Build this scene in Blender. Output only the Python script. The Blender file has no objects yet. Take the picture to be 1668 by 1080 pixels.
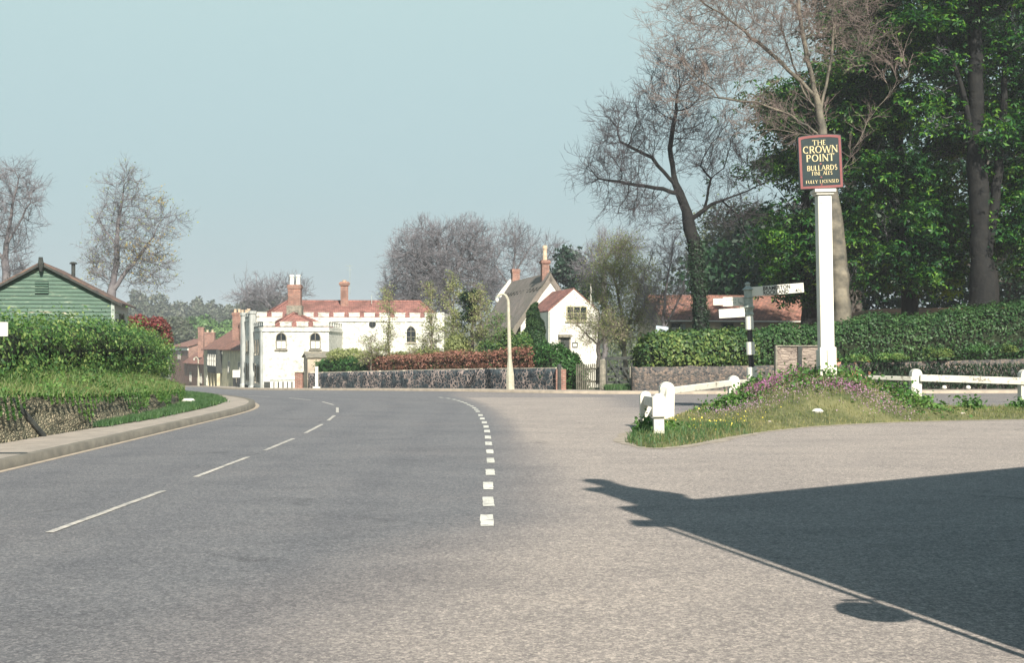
import bpy, math, random
import numpy as np
from mathutils import Vector, Matrix
R = math.radians
random.seed(7); rng = np.random.default_rng(7)
scn = bpy.context.scene
col = scn.collection

# ---------------------------------------------------------------- camera, world, sun
FPX, EYE, HZ, CX = 2000.0, 1.6, 570.0, 834.0
cam = bpy.data.cameras.new('camera'); camo = bpy.data.objects.new('camera', cam); col.objects.link(camo)
camo.location = (0, 0, EYE); camo.rotation_euler = (R(90), 0, 0)
cam.sensor_width = 36; cam.lens = 36*FPX/1668; cam.shift_y = 30/1668; cam.clip_start = .1; cam.clip_end = 4000
scn.camera = camo
SH = Vector((-.27, .963, 0)).normalized(); SEL = R(38)
SUNAZ = math.atan2(-SH.x, -SH.y)
w = bpy.data.worlds.new('World'); scn.world = w; w.use_nodes = True
nt = w.node_tree; bg = nt.nodes['Background']
sky = nt.nodes.new('ShaderNodeTexSky'); sky.sky_type = 'NISHITA'; sky.sun_disc = False
sky.sun_elevation = SEL; sky.sun_rotation = SUNAZ; sky.air_density = 1.0; sky.dust_density = 4.0; sky.ozone_density = 1.5
mixw = nt.nodes.new('ShaderNodeMix'); mixw.data_type = 'RGBA'; mixw.inputs[0].default_value = .86
nt.links.new(sky.outputs[0], mixw.inputs[6]); 
wtc = nt.nodes.new('ShaderNodeTexCoord'); wsx = nt.nodes.new('ShaderNodeSeparateXYZ'); nt.links.new(wtc.outputs['Generated'], wsx.inputs[0])
wrp = nt.nodes.new('ShaderNodeValToRGB'); we = wrp.color_ramp.elements; we.new(.12); we.new(.3); we.new(.6)
for q_, (p_, c_) in zip(we, ((0, (.235, .295, .33)), (.12, (.25, .338, .345)), (.3, (.315, .42, .395)), (.6, (.10, .20, .26)), (1, (.06, .14, .20)))): q_.position = p_; q_.color = (*c_, 1)
wml = nt.nodes.new('ShaderNodeVectorMath'); wml.operation = 'SCALE'; wml.inputs['Scale'].default_value = 7.9
nt.links.new(wsx.outputs[2], wrp.inputs[0]); nt.links.new(wrp.outputs[0], wml.inputs[0]); nt.links.new(wml.outputs[0], mixw.inputs[7])
nt.links.new(mixw.outputs[2], bg.inputs[0]); bg.inputs[1].default_value = .1
sl = bpy.data.lights.new('sun', 'SUN'); sl.energy = 5.0; sl.angle = R(.5); sl.color = (1, .91, .79)
so = bpy.data.objects.new('sun', sl); col.objects.link(so)
sd = Vector((SH.x*math.cos(SEL), SH.y*math.cos(SEL), -math.sin(SEL)))
so.rotation_euler = sd.to_track_quat('-Z', 'Y').to_euler(); so.location = (20, -40, 40)
scn.view_settings.view_transform = 'Standard'; scn.view_settings.look = 'None'; scn.view_settings.exposure = 1.12
scn.render.engine = 'CYCLES'

# ---------------------------------------------------------------- terrain function and pixel helpers
def sp(x, k): return k*np.logaddexp(0, np.asarray(x, float)/k)
def ss(x):
    x = np.clip(x, 0, 1); return x*x*(3-2*x)
def zg(x, y):
    s = -.355*np.asarray(x, float)+.935*np.asarray(y, float)
    return -.0265*(sp(s-44, 4.)-sp(s-330, 30.))
def W(px, py, d): return Vector(((px-CX)/FPX*d, d, EYE+(HZ-py)/FPX*d))
def X(px, d): return (px-CX)/FPX*d
def Z(py, d): return EYE+(HZ-py)/FPX*d

# ---------------------------------------------------------------- object helpers
def tag(o, label=None, cat=None, group=None, kind=None):
    if label: o['label'] = label
    if cat: o['category'] = cat
    if group: o['group'] = group
    if kind: o['kind'] = kind
    return o
def empty(name, loc, label, cat, group=None, rz=0, ry=0):
    o = bpy.data.objects.new(name, None); col.objects.link(o); o.location = loc; o.rotation_euler = (0, ry, rz)
    return tag(o, label, cat, group)
def link(name, me, m, parent=None):
    o = bpy.data.objects.new(name, me); col.objects.link(o)
    if m: me.materials.append(m)
    if parent: o.parent = parent
    return o
def npmesh(name, V, F, m=None, parent=None, smooth=False, off=None):
    """V (n,3); F list of (k,m) int arrays"""
    V = np.asarray(V, np.float32)
    if parent is not None and parent.parent is None and off is None:
        V = V-np.array(parent.location, np.float32)
    me = bpy.data.meshes.new(name)
    me.vertices.add(len(V)); me.vertices.foreach_set('co', V.ravel())
    idx = np.concatenate([f.ravel() for f in F]); tot = np.concatenate([np.full(len(f), f.shape[1]) for f in F])
    me.loops.add(len(idx)); me.loops.foreach_set('vertex_index', idx.astype(np.int32))
    me.polygons.add(len(tot)); st = np.concatenate([[0], np.cumsum(tot)[:-1]])
    me.polygons.foreach_set('loop_start', st.astype(np.int32)); me.polygons.foreach_set('loop_total', tot.astype(np.int32))
    if smooth: me.polygons.foreach_set('use_smooth', np.ones(len(tot), bool))
    me.update(calc_edges=True); me.validate()
    return link(name, me, m, parent)
class MB:
    def __init__(s): s.v = []; s.f = []
    def quad(s, *p):
        n = len(s.v); s.v += [tuple(q) for q in p]; s.f.append(tuple(range(n, n+len(p)))); return s
    def box(s, x0, x1, y0, y1, z0, z1):
        n = len(s.v)
        s.v += [(x0, y0, z0), (x1, y0, z0), (x1, y1, z0), (x0, y1, z0), (x0, y0, z1), (x1, y0, z1), (x1, y1, z1), (x0, y1, z1)]
        s.f += [tuple(n+i for i in q) for q in ((3, 2, 1, 0), (4, 5, 6, 7), (0, 1, 5, 4), (1, 2, 6, 5), (2, 3, 7, 6), (3, 0, 4, 7))]
        return s
    def prism(s, poly, a, b, ax='z'):
        """polygon extruded; ax z: poly in xy; ax y: poly in xz"""
        n = len(s.v); k = len(poly)
        for t in (a, b):
            for p in poly: s.v.append((p[0], p[1], t) if ax == 'z' else ((p[0], t, p[1]) if ax == 'y' else (t, p[0], p[1])))
        s.f.append(tuple(range(n+k-1, n-1, -1))); s.f.append(tuple(range(n+k, n+2*k)))
        for i in range(k): j = (i+1) % k; s.f.append((n+i, n+j, n+k+j, n+k+i))
        return s
    def cyl(s, p0, p1, r0, r1, n=10, cap=True):
        p0 = Vector(p0); p1 = Vector(p1); d = (p1-p0).normalized()
        a = d.orthogonal().normalized(); b = d.cross(a); m = len(s.v)
        for p, r in ((p0, r0), (p1, r1)):
            for i in range(n):
                t = 2*math.pi*(i+.5)/n; s.v.append(tuple(p+a*r*math.cos(t)+b*r*math.sin(t)))
        for i in range(n): j = (i+1) % n; s.f.append((m+i, m+j, m+n+j, m+n+i))
        if cap: s.f.append(tuple(range(m+n-1, m-1, -1))); s.f.append(tuple(range(m+n, m+2*n)))
        return s
    def path(s, pts, rs, n=8):
        for i in range(len(pts)-1): s.cyl(pts[i], pts[i+1], rs[i], rs[i+1], n)
        return s
    def beam(s, p0, p1, wd, h):
        """rectangular bar between two points, wd across, h tall"""
        p0 = Vector(p0); p1 = Vector(p1); d = (p1-p0).normalized(); side = d.cross(Vector((0, 0, 1)))
        if side.length < .01: side = Vector((1, 0, 0))
        side.normalize(); up = side.cross(d); n = len(s.v)
        for p in (p0, p1):
            for a, b in ((-1, -1), (1, -1), (1, 1), (-1, 1)): s.v.append(tuple(p+side*a*wd/2+up*b*h/2))
        s.f += [tuple(n+i for i in q) for q in ((0, 1, 2, 3), (7, 6, 5, 4), (0, 4, 5, 1), (1, 5, 6, 2), (2, 6, 7, 3), (3, 7, 4, 0))]
        return s
    def lathe(s, c, prof, n=16):
        m = len(s.v)
        for r, z in prof:
            for i in range(n): t = 2*math.pi*(i+.5)/n; s.v.append((c[0]+r*math.cos(t), c[1]+r*math.sin(t), c[2]+z))
        for k in range(len(prof)-1):
            for i in range(n): j = (i+1) % n; s.f.append((m+k*n+i, m+k*n+j, m+(k+1)*n+j, m+(k+1)*n+i))
        s.f.append(tuple(range(m+n-1, m-1, -1))); s.f.append(tuple(m+(len(prof)-1)*n+i for i in range(n)))
        return s
    def build(s, name, m, parent=None, bevel=0, smooth=False, world=False):
        me = bpy.data.meshes.new(name)
        V = s.v
        if world and parent is not None: V = [tuple(Vector(v)-parent.location) for v in V]
        me.from_pydata(V, [], s.f); me.update()
        uv = me.uv_layers.new(name='UVMap')
        for p in me.polygons:
            nn = p.normal; u = Vector((-nn.y, nn.x, 0))
            if u.length < .05: u = Vector((1, 0, 0))
            u.normalize(); v = nn.cross(u)
            for li in p.loop_indices:
                co = me.vertices[me.loops[li].vertex_index].co; uv.data[li].uv = (co.dot(u), co.dot(v))
        if smooth: me.polygons.foreach_set('use_smooth', [True]*len(me.polygons))
        o = link(name, me, m, parent)
        if bevel:
            b = o.modifiers.new('bevel', 'BEVEL'); b.width = bevel; b.segments = 2; b.limit_method = 'ANGLE'
        return o

# ---------------------------------------------------------------- materials
def newmat(name):
    m = bpy.data.materials.new(name); m.use_nodes = True; t = m.node_tree
    return m, t, t.nodes['Principled BSDF']
def N(t, ty, **k):
    n = t.nodes.new(ty)
    for a, b in k.items(): setattr(n, a, b)
    return n
def ramp(t, fac, stops):
    r = N(t, 'ShaderNodeValToRGB'); e = r.color_ramp.elements
    while len(e) < len(stops): e.new(.5)
    for i, (p, c) in enumerate(stops): e[i].position = p; e[i].color = (*c, 1)
    t.links.new(fac, r.inputs[0]); return r.outputs[0]
def noise(t, vec, sc, det=4, ro=.6):
    n = N(t, 'ShaderNodeTexNoise'); n.inputs['Scale'].default_value = sc; n.inputs['Detail'].default_value = det; n.inputs['Roughness'].default_value = ro
    t.links.new(vec, n.inputs['Vector']); return n.outputs[0]
def mixc(t, f, a, b, mode='MIX'):
    n = N(t, 'ShaderNodeMix', data_type='RGBA', blend_type=mode)
    for i, s_ in ((0, f), (6, a), (7, b)):
        if isinstance(s_, (int, float)): n.inputs[i].default_value = s_
        elif isinstance(s_, tuple): n.inputs[i].default_value = (*s_, 1)
        else: t.links.new(s_, n.inputs[i])
    return n.outputs[2]
def bump(t, b, h, st, dist=.02):
    n = N(t, 'ShaderNodeBump'); n.inputs['Strength'].default_value = st; n.inputs['Distance'].default_value = dist
    t.links.new(h, n.inputs['Height']); t.links.new(n.outputs[0], b.inputs['Normal'])
def objco(t): return N(t, 'ShaderNodeTexCoord').outputs['Object']
def simple(name, c, rough=.7, c2=None, sc=4., bs=.3, bsc=30., bd=.01, lo=.35, hi=.65, metal=0):
    m, t, b = newmat(name); co = objco(t); c2 = c2 or tuple(x*.8 for x in c)
    n = noise(t, co, sc)
    t.links.new(ramp(t, n, [(lo, c2), (hi, c)]), b.inputs['Base Color']); b.inputs['Roughness'].default_value = rough
    b.inputs['Metallic'].default_value = metal; b.inputs['Specular IOR Level'].default_value = .3
    if bs: bump(t, b, noise(t, co, bsc), bs, bd)
    return m
def leafmat(name, cols, trans=.3, sc=.25, rough=.55):
    m, t, b = newmat(name); g = N(t, 'ShaderNodeNewGeometry'); co = objco(t)
    n = noise(t, co, sc, 3); r_ = g.outputs['Random Per Island']
    ad = N(t, 'ShaderNodeMath', operation='MULTIPLY_ADD'); t.links.new(r_, ad.inputs[0]); ad.inputs[1].default_value = .6
    sc2 = N(t, 'ShaderNodeMath', operation='MULTIPLY_ADD'); t.links.new(n, sc2.inputs[0]); sc2.inputs[1].default_value = 1.3; sc2.inputs[2].default_value = -.45
    t.links.new(sc2.outputs[0], ad.inputs[2])
    k = len(cols); c = ramp(t, ad.outputs[0], [((i+.5)/k, cols[i]) for i in range(k)])
    t.links.new(c, b.inputs['Base Color']); b.inputs['Roughness'].default_value = rough; b.inputs['Specular IOR Level'].default_value = .35
    if trans:
        tr = N(t, 'ShaderNodeBsdfTranslucent'); br = mixc(t, 1.0, c, (1.3, 1.5, .6), 'MULTIPLY'); t.links.new(br, tr.inputs[0])
        mx = N(t, 'ShaderNodeMixShader'); mx.inputs[0].default_value = trans
        t.links.new(b.outputs[0], mx.inputs[1]); t.links.new(tr.outputs[0], mx.inputs[2]); t.links.new(mx.outputs[0], t.nodes['Material Output'].inputs[0])
    return m
def uvtex(t): return N(t, 'ShaderNodeTexCoord').outputs['UV']
def brickmat(name, c1, c2, mort, bw=.23, bh=.075, ms=.012, rough=.85, off=.5, bs=.4, stain=(.9, .9, .9)):
    m, t, b = newmat(name); u = uvtex(t)
    k = N(t, 'ShaderNodeTexBrick'); k.offset = off; t.links.new(u, k.inputs['Vector'])
    k.inputs['Color1'].default_value = (*c1, 1); k.inputs['Color2'].default_value = (*c2, 1); k.inputs['Mortar'].default_value = (*mort, 1)
    k.inputs['Scale'].default_value = 1; k.inputs['Brick Width'].default_value = bw; k.inputs['Row Height'].default_value = bh; k.inputs['Mortar Size'].default_value = ms
    k.inputs['Bias'].default_value = 0
    n = noise(t, objco(t), 1.3, 6); c = mixc(t, 1., k.outputs[0], ramp(t, n, [(.32, stain), (.5, (1, 1, 1)), (.68, (1.25, 1.2, 1.15))]), 'MULTIPLY')
    c = mixc(t, 1., c, ramp(t, noise(t, objco(t), 5., 4), [(.3, (.78, .78, .8)), (.7, (1.18, 1.16, 1.12))]), 'MULTIPLY')
    t.links.new(c, b.inputs['Base Color']); b.inputs['Roughness'].default_value = rough; b.inputs['Specular IOR Level'].default_value = .2
    iv = N(t, 'ShaderNodeMath', operation='SUBTRACT'); iv.inputs[0].default_value = 1; t.links.new(k.outputs[1], iv.inputs[1])
    bump(t, b, iv.outputs[0], bs, .02); return m
def rubble(name, stones, mort, sc=7., lo=.06, squash=1., bd=.04, patch=.5):
    m, t, b = newmat(name); co = objco(t); mp = N(t, 'ShaderNodeMapping'); mp.inputs['Scale'].default_value = (1, 1, squash)
    t.links.new(co, mp.inputs[0]); v = mp.outputs[0]
    a = N(t, 'ShaderNodeTexVoronoi'); a.inputs['Scale'].default_value = sc; t.links.new(v, a.inputs['Vector'])
    e = N(t, 'ShaderNodeTexVoronoi', feature='DISTANCE_TO_EDGE'); e.inputs['Scale'].default_value = sc; t.links.new(v, e.inputs['Vector'])
    sep = N(t, 'ShaderNodeSeparateColor'); t.links.new(a.outputs['Color'], sep.inputs[0])
    k = len(stones); sc_ = ramp(t, sep.outputs[0], [((i+.5)/k, stones[i]) for i in range(k)])
    n = noise(t, co, 1.4, 5); th = N(t, 'ShaderNodeMath', operation='MULTIPLY_ADD'); t.links.new(n, th.inputs[0]); th.inputs[1].default_value = -lo*4*patch; th.inputs[2].default_value = lo*2*patch
    ad = N(t, 'ShaderNodeMath', operation='ADD'); t.links.new(e.outputs[0], ad.inputs[0]); t.links.new(th.outputs[0], ad.inputs[1])
    f = ramp(t, ad.outputs[0], [(lo*.5, (0, 0, 0)), (lo*1.3, (1, 1, 1))])
    c = mixc(t, f, mort, sc_); fine = ramp(t, noise(t, co, 14, 4), [(.25, (.6, .6, .6)), (.7, (1.15, 1.15, 1.15))])
    t.links.new(mixc(t, 1., c, fine, 'MULTIPLY'), b.inputs['Base Color'])
    b.inputs['Roughness'].default_value = .75; b.inputs['Specular IOR Level'].default_value = .3
    bump(t, b, e.outputs[0], .9, bd); return m
def worn_white(name, c=(.8, .79, .74), dirt=(.3, .27, .22), lo=.22, hi=.4, sc=5., streak=1.):
    m, t, b = newmat(name); co = objco(t); mp = N(t, 'ShaderNodeMapping'); mp.inputs['Scale'].default_value = (1, 1, streak); t.links.new(co, mp.inputs[0])
    n = noise(t, mp.outputs[0], sc, 8, .7); n2 = noise(t, co, 1.1, 4)
    c1 = ramp(t, n, [(lo, dirt), (hi, c)]); c2 = ramp(t, n2, [(.3, (.86, .86, .84)), (.65, (1, 1, 1))])
    t.links.new(mixc(t, 1., c1, c2, 'MULTIPLY'), b.inputs['Base Color']); b.inputs['Roughness'].default_value = .6; b.inputs['Specular IOR Level'].default_value = .3
    bump(t, b, n, .25, .01); return m

M = {}
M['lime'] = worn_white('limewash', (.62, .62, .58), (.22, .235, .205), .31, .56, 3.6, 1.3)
M['lime_shaded'] = worn_white('shaded_weathered_limewash', (.36, .38, .37), (.18, .20, .20), .3, .55, 1.8, .3)  # street side limewash: shade of that side put into a darker base colour
M['white'] = worn_white('white_paint', (.60, .59, .53), (.24, .21, .17), .30, .42, 6.)
M['white_peel'] = worn_white('peeling_white_paint', (.58, .57, .51), (.16, .14, .11), .36, .44, 7.)
M['white_clean'] = worn_white('white_sign_paint', (.62, .62, .57), (.45, .44, .39), .2, .4, 5.)
M['cottage'] = worn_white('white_render', (.62, .61, .56), (.42, .41, .37), .25, .5, 2.)
M['concrete'] = worn_white('lamp_concrete', (.42, .41, .33), (.27, .26, .21), .3, .6, 9.)
M['black'] = simple('black_paint', (.012, .013, .015), .4)
M['grey_paint'] = simple('grey_metal', (.34, .38, .35), .5, (.2, .24, .22), 8)
M['glass'] = simple('dark_glass', (.02, .025, .03), .12, bs=0)
M['curtain'] = simple('net_curtain', (.62, .62, .56), .9)
M['tile'] = brickmat('red_roof_tiles', (.27, .135, .115), (.19, .095, .085), (.085, .045, .04), .26, .17, .014, stain=(.62, .66, .62))
M['tile_old'] = brickmat('old_pantiles', (.27, .13, .10), (.17, .095, .078), (.11, .07, .06), .25, .2, .02, stain=(.55, .6, .5))
M['brick'] = brickmat('red_brick', (.24, .105, .08), (.16, .075, .06), (.26, .22, .19), stain=(.7, .68, .66))
M['pot'] = simple('clay_pot', (.55, .45, .33), .8, (.38, .28, .2), 5)
M['lead'] = simple('lead_flashing', (.5, .5, .47), .6)
M['cream'] = simple('cream_render', (.50, .46, .31), .85, (.30, .28, .20), 1.5)
M['barnwall'] = simple('barn_render', (.48, .41, .31), .85, (.27, .23, .19), 1.2)
M['thatch'] = None
M['dwood'] = simple('dark_timber', (.05, .055, .05), .8, (.025, .03, .03), 6, .5)
M['gwood'] = simple('weathered_timber', (.24, .22, .18), .85, (.11, .11, .09), 7, .5)
M['fwood'] = simple('grey_fence_timber', (.12, .115, .09), .85, (.05, .05, .04), 7, .5)
M['bark'] = simple('bark', (.085, .075, .065), .9, (.035, .035, .033), 2.5, .8, 9, .05)
M['bark_dark'] = simple('dark_bark', (.016, .016, .015), .9, (.006, .007, .008), 2.5, .8, 9, .05)
M['bark_pale'] = simple('pale_bark', (.19, .17, .13), .85, (.055, .055, .048), 1.6, .6, 7, .04)
M['bark_grey'] = simple('grey_bark', (.16, .15, .155), .9, (.09, .085, .095), 2)
M['twig'] = simple('grey_twigs', (.19, .185, .205), .9, (.125, .125, .14), .5, 0)
M['twig_dark'] = simple('dark_twigs', (.075, .066, .075), .9, (.045, .042, .048), .5, 0)
M['twig_red'] = simple('reddish_twigs', (.23, .18, .16), .9, (.15, .125, .115), .5, 0)
M['twig_buff'] = simple('buff_twigs', (.27, .23, .17), .9, (.16, .14, .12), .5, 0)
M['verdigris'] = simple('sign_board_paint', (.006, .022, .025), .5, (.004, .014, .017), 3, .15)
M['sign_red'] = simple('sign_red_trim', (.20, .065, .065), .5)
M['sign_gold'] = simple('sign_gold_letters', (.58, .50, .28), .5, (.5, .42, .23), 8)
M['stone'] = simple('pale_stone', (.5, .46, .38), .85, (.33, .3, .25), 5)
M['soil'] = simple('soil', (.05, .042, .03), .95, (.03, .026, .02), 3)
M['litter'] = simple('leaf_litter', (.36, .17, .085), .95, (.16, .085, .05), 1.2, .6, 8, .05)
M['pave'] = None
g1 = [(.035, .085, .012), (.06, .13, .02), (.10, .17, .03), (.16, .22, .05)]
M['hedge_l'] = leafmat('hawthorn_leaves', [(.02, .06, .022), (.055, .135, .035), (.11, .20, .05), (.21, .27, .09)], .3, .8)
M['hedge_dark'] = leafmat('dark_hedge_leaves', [(.012, .045, .013), (.025, .075, .02), (.05, .11, .03)], .15, .5)
M['laurel'] = leafmat('laurel_leaves', [(.012, .045, .016), (.035, .085, .022), (.085, .14, .035), (.17, .22, .06)], .2, .7)
M['privet'] = leafmat('privet_leaves', [(.018, .06, .014), (.03, .095, .022), (.06, .14, .035)], .2, .7)
M['beech'] = leafmat('copper_beech_leaves', [(.05, .09, .03), (.16, .075, .05), (.25, .11, .085), (.30, .17, .13)], .2, 1.2)
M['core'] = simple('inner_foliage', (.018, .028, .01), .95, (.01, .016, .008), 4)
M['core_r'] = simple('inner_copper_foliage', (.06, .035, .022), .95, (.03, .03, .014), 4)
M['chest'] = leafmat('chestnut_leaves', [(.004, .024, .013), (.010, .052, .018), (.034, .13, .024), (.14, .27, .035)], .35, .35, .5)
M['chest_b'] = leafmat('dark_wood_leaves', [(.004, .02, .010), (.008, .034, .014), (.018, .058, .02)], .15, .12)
M['chest_y'] = leafmat('young_chestnut_leaves', [(.12, .22, .03), (.22, .33, .05)], .4, .3)
M['ivy'] = leafmat('ivy_leaves', [(.006, .02, .01), (.011, .032, .014), (.02, .048, .018)], .1, .6)
M['dull'] = leafmat('dull_wood_leaves', [(.05, .075, .04), (.09, .12, .06), (.14, .165, .09)], .2, .2)
M['birch'] = leafmat('spring_leaves', [(.15, .18, .075), (.24, .27, .11), (.33, .36, .16)], .35, .5)
M['yellow'] = leafmat('yellowish_leaves', [(.24, .18, .06), (.36, .27, .09)], .3, .5)
M['pine'] = leafmat('pine_needles', [(.01, .03, .018), (.02, .05, .028)], .05, .5)
M['conif'] = leafmat('conifer_leaves', [(.015, .05, .018), (.03, .08, .025), (.06, .12, .035)], .1, 1.)
M['red_leaf'] = leafmat('crimson_leaves', [(.13, .03, .03), (.2, .045, .045), (.07, .05, .03)], .3, .6)
M['far'] = leafmat('far_wood_leaves', [(.04, .055, .035), (.07, .085, .05), (.06, .06, .05)], .0, .02)
M['far_green'] = leafmat('far_green_leaves', [(.05, .11, .03), (.09, .17, .04)], .1, .1)
M['grass'] = leafmat('grass_blades', [(.045, .105, .032), (.08, .16, .045), (.125, .205, .065), (.2, .235, .10)], .3, .8)
M['grass_dry'] = leafmat('rough_grass_blades', [(.06, .10, .03), (.12, .155, .05), (.2, .2, .085), (.28, .25, .13)], .3, .7)
M['grass_lush'] = leafmat('lush_grass_blades', [(.03, .075, .03), (.05, .115, .04), (.085, .155, .055)], .3, .8)
M['weed'] = leafmat('weed_leaves', [(.03, .09, .02), (.06, .15, .03), (.12, .21, .05)], .25, 1.)
M['aub'] = leafmat('purple_petals', [(.26, .09, .21), (.33, .13, .27), (.40, .22, .35)], .2, 2.)
M['mauve'] = leafmat('mauve_petals', [(.34, .2, .33), (.44, .3, .42)], .2, 2.)
M['pink'] = leafmat('pink_petals', [(.7, .2, .16), (.75, .42, .34)], .2, 2.)
M['dandelion'] = leafmat('yellow_petals', [(.75, .6, .04), (.8, .68, .12)], .1, 2.)
M['flint'] = rubble('flint_wall', [(.03, .045, .055), (.022, .032, .042), (.06, .08, .09), (.012, .02, .028)], (.40, .32, .29), 5.5, .05, 1., .05, 2.6)
M['flint_r'] = rubble('weathered_flint', [(.05, .055, .055), (.03, .035, .04), (.10, .09, .085), (.17, .135, .11)], (.10, .085, .075), 10., .07, 1.2, .05, .8)
M['rub_l'] = rubble('mossy_rubble', [(.27, .24, .165), (.18, .175, .115), (.34, .29, .20), (.12, .12, .08)], (.06, .06, .042), 13., .09, 1.4, .06, .5)
M['slab'] = rubble('layered_stone', [(.24, .2, .17), (.17, .14, .12), (.3, .25, .21)], (.07, .055, .05), 3.2, .03, 3.2, .05, .4)

def mk_green_boards():
    m, t, b = newmat('green_weatherboards'); co = objco(t); mp = N(t, 'ShaderNodeMapping'); mp.inputs['Scale'].default_value = (.35, .35, 2.6); t.links.new(co, mp.inputs[0])
    n = noise(t, mp.outputs[0], 2.6, 7, .72)
    c = ramp(t, n, [(.35, (.36, .33, .26)), (.41, (.10, .155, .11)), (.46, (.045, .098, .068)), (.58, (.036, .082, .06)), (.68, (.16, .22, .16)), (.72, (.42, .40, .33))])
    t.links.new(c, b.inputs['Base Color']); b.inputs['Roughness'].default_value = .7; bump(t, b, n, .4, .02); return m
M['green'] = mk_green_boards()
def mk_thatch():
    m, t, b = newmat('thatch'); u = uvtex(t); mp = N(t, 'ShaderNodeMapping'); mp.inputs['Scale'].default_value = (9, .8, 1); t.links.new(u, mp.inputs[0])
    n = noise(t, mp.outputs[0], 3, 6, .7); n2 = noise(t, objco(t), .9, 4)
    c = mixc(t, 1., ramp(t, n, [(.3, (.10, .09, .075)), (.7, (.23, .205, .18))]), ramp(t, n2, [(.3, (.75, .8, .75)), (.7, (1.1, 1.05, 1.1))]), 'MULTIPLY')
    t.links.new(c, b.inputs['Base Color']); b.inputs['Roughness'].default_value = .95; bump(t, b, n, .7, .05); return m
M['thatch'] = mk_thatch()
def mk_road():
    m, t, b = newmat('asphalt'); co = objco(t); at = N(t, 'ShaderNodeAttribute', attribute_name='wear')
    sep = N(t, 'ShaderNodeSeparateColor'); t.links.new(at.outputs['Color'], sep.inputs[0])
    big = noise(t, co, .35, 5, .6); med = noise(t, co, 2.2, 5, .65)
    n1 = N(t, 'ShaderNodeMath', operation='MULTIPLY_ADD'); t.links.new(big, n1.inputs[0]); n1.inputs[1].default_value = .5; n1.inputs[2].default_value = -.25
    n2 = N(t, 'ShaderNodeMath', operation='ADD'); t.links.new(n1.outputs[0], n2.inputs[0]); t.links.new(sep.outputs[0], n2.inputs[1])
    base = ramp(t, n2.outputs[0], [(.05, (.132, .137, .147)), (.5, (.185, .176, .175)), (.95, (.268, .244, .226))])
    mp = N(t, 'ShaderNodeMapping'); mp.inputs['Scale'].default_value = (.45, .9, 1); t.links.new(co, mp.inputs[0])
    patch = ramp(t, noise(t, mp.outputs[0], 1.1, 6, .7), [(.32, (.82, .825, .84)), (.55, (1, 1, 1)), (.75, (1.08, 1.07, 1.05))])
    base = mixc(t, 1., base, patch, 'MULTIPLY')
    # stone chippings in three sizes
    for s_, a, bb in ((48., .6, 1.5), (110., .6, 1.45)):
        v = N(t, 'ShaderNodeTexVoronoi'); v.inputs['Scale'].default_value = s_; t.links.new(co, v.inputs['Vector'])
        sp_ = N(t, 'ShaderNodeSeparateColor'); t.links.new(v.outputs['Color'], sp_.inputs[0])
        base = mixc(t, .75, base, mixc(t, 1., base, ramp(t, sp_.outputs[0], [(0, (a, a, a*1.03)), (.55, (.95, .95, .95)), (1, (bb, bb*.98, bb*.94))]), 'MULTIPLY'))
    mot = ramp(t, noise(t, co, 9, 6, .8), [(.3, (.85, .85, .87)), (.5, (1, 1, 1)), (.7, (1.12, 1.11, 1.1))])
    base = mixc(t, 1., base, mot, 'MULTIPLY')
    base = mixc(t, 1., base, ramp(t, sep.outputs[1], [(0, (1, 1, 1)), (1, (.90, .905, .92))]), 'MULTIPLY')
    ve = N(t, 'ShaderNodeTexVoronoi', feature='DISTANCE_TO_EDGE'); ve.inputs['Scale'].default_value = .33
    wv_ = N(t, 'ShaderNodeVectorMath', operation='MULTIPLY_ADD'); nz_ = N(t, 'ShaderNodeTexNoise'); nz_.inputs['Scale'].default_value = 1.6; nz_.inputs['Detail'].default_value = 6; t.links.new(co, nz_.inputs['Vector'])
    t.links.new(nz_.outputs['Color'], wv_.inputs[0]); wv_.inputs[1].default_value = (1.3, 1.3, 0); t.links.new(co, wv_.inputs[2]); t.links.new(wv_.outputs[0], ve.inputs['Vector'])
    ck_ = ramp(t, ve.outputs[0], [(.0, (.62, .62, .63)), (.006, (.72, .72, .73)), (.010, (1, 1, 1))]); msk = ramp(t, noise(t, co, .3, 3), [(.52, (0, 0, 0)), (.62, (1, 1, 1))])
    base = mixc(t, msk, base, mixc(t, 1., base, ck_, 'MULTIPLY'))
    mp2 = N(t, 'ShaderNodeMapping'); mp2.inputs['Scale'].default_value = (.8, 2.2, 1); mp2.inputs['Location'].default_value = (3.1, 1.7, 0); t.links.new(co, mp2.inputs[0])
    base = mixc(t, 1., base, ramp(t, noise(t, mp2.outputs[0], 1.3, 8, .75), [(.24, (.5, .5, .52)), (.31, (1, 1, 1))]), 'MULTIPLY')
    t.links.new(base, b.inputs['Base Color']); b.inputs['Roughness'].default_value = .85; b.inputs['Specular IOR Level'].default_value = .25
    bump(t, b, noise(t, co, 55, 5, .8), .7, .012); return m
M['road'] = mk_road()
M['pave'] = simple('pavement_gravel', (.29, .26, .225), .9, (.22, .20, .175), 3., .6, 60, .01)
M['kerb'] = simple('kerb_stone', (.16, .15, .125), .9, (.11, .105, .09), 4., .5, 30, .01)
M['edge'] = simple('pale_gutter_grit', (.34, .29, .23), .9, (.24, .21, .17), 3., .3)
M['line'] = worn_white('road_paint', (.55, .55, .50), (.26, .25, .24), .40, .50, 9.)
M['line_old'] = worn_white('worn_road_paint', (.48, .45, .40), (.22, .22, .22), .40, .56, 9.)
M['bare'] = simple('bare_gritty_soil', (.29, .26, .22), .95, (.20, .175, .14), 5., .6, 30, .02)
M['turf'] = simple('turf_ground', (.06, .10, .035), .95, (.04, .065, .025), .6, .6, 8, .05)
M['bankturf'] = simple('bank_turf', (.13, .13, .06), .95, (.055, .07, .028), 1.6, .8, 8, .08)

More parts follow.
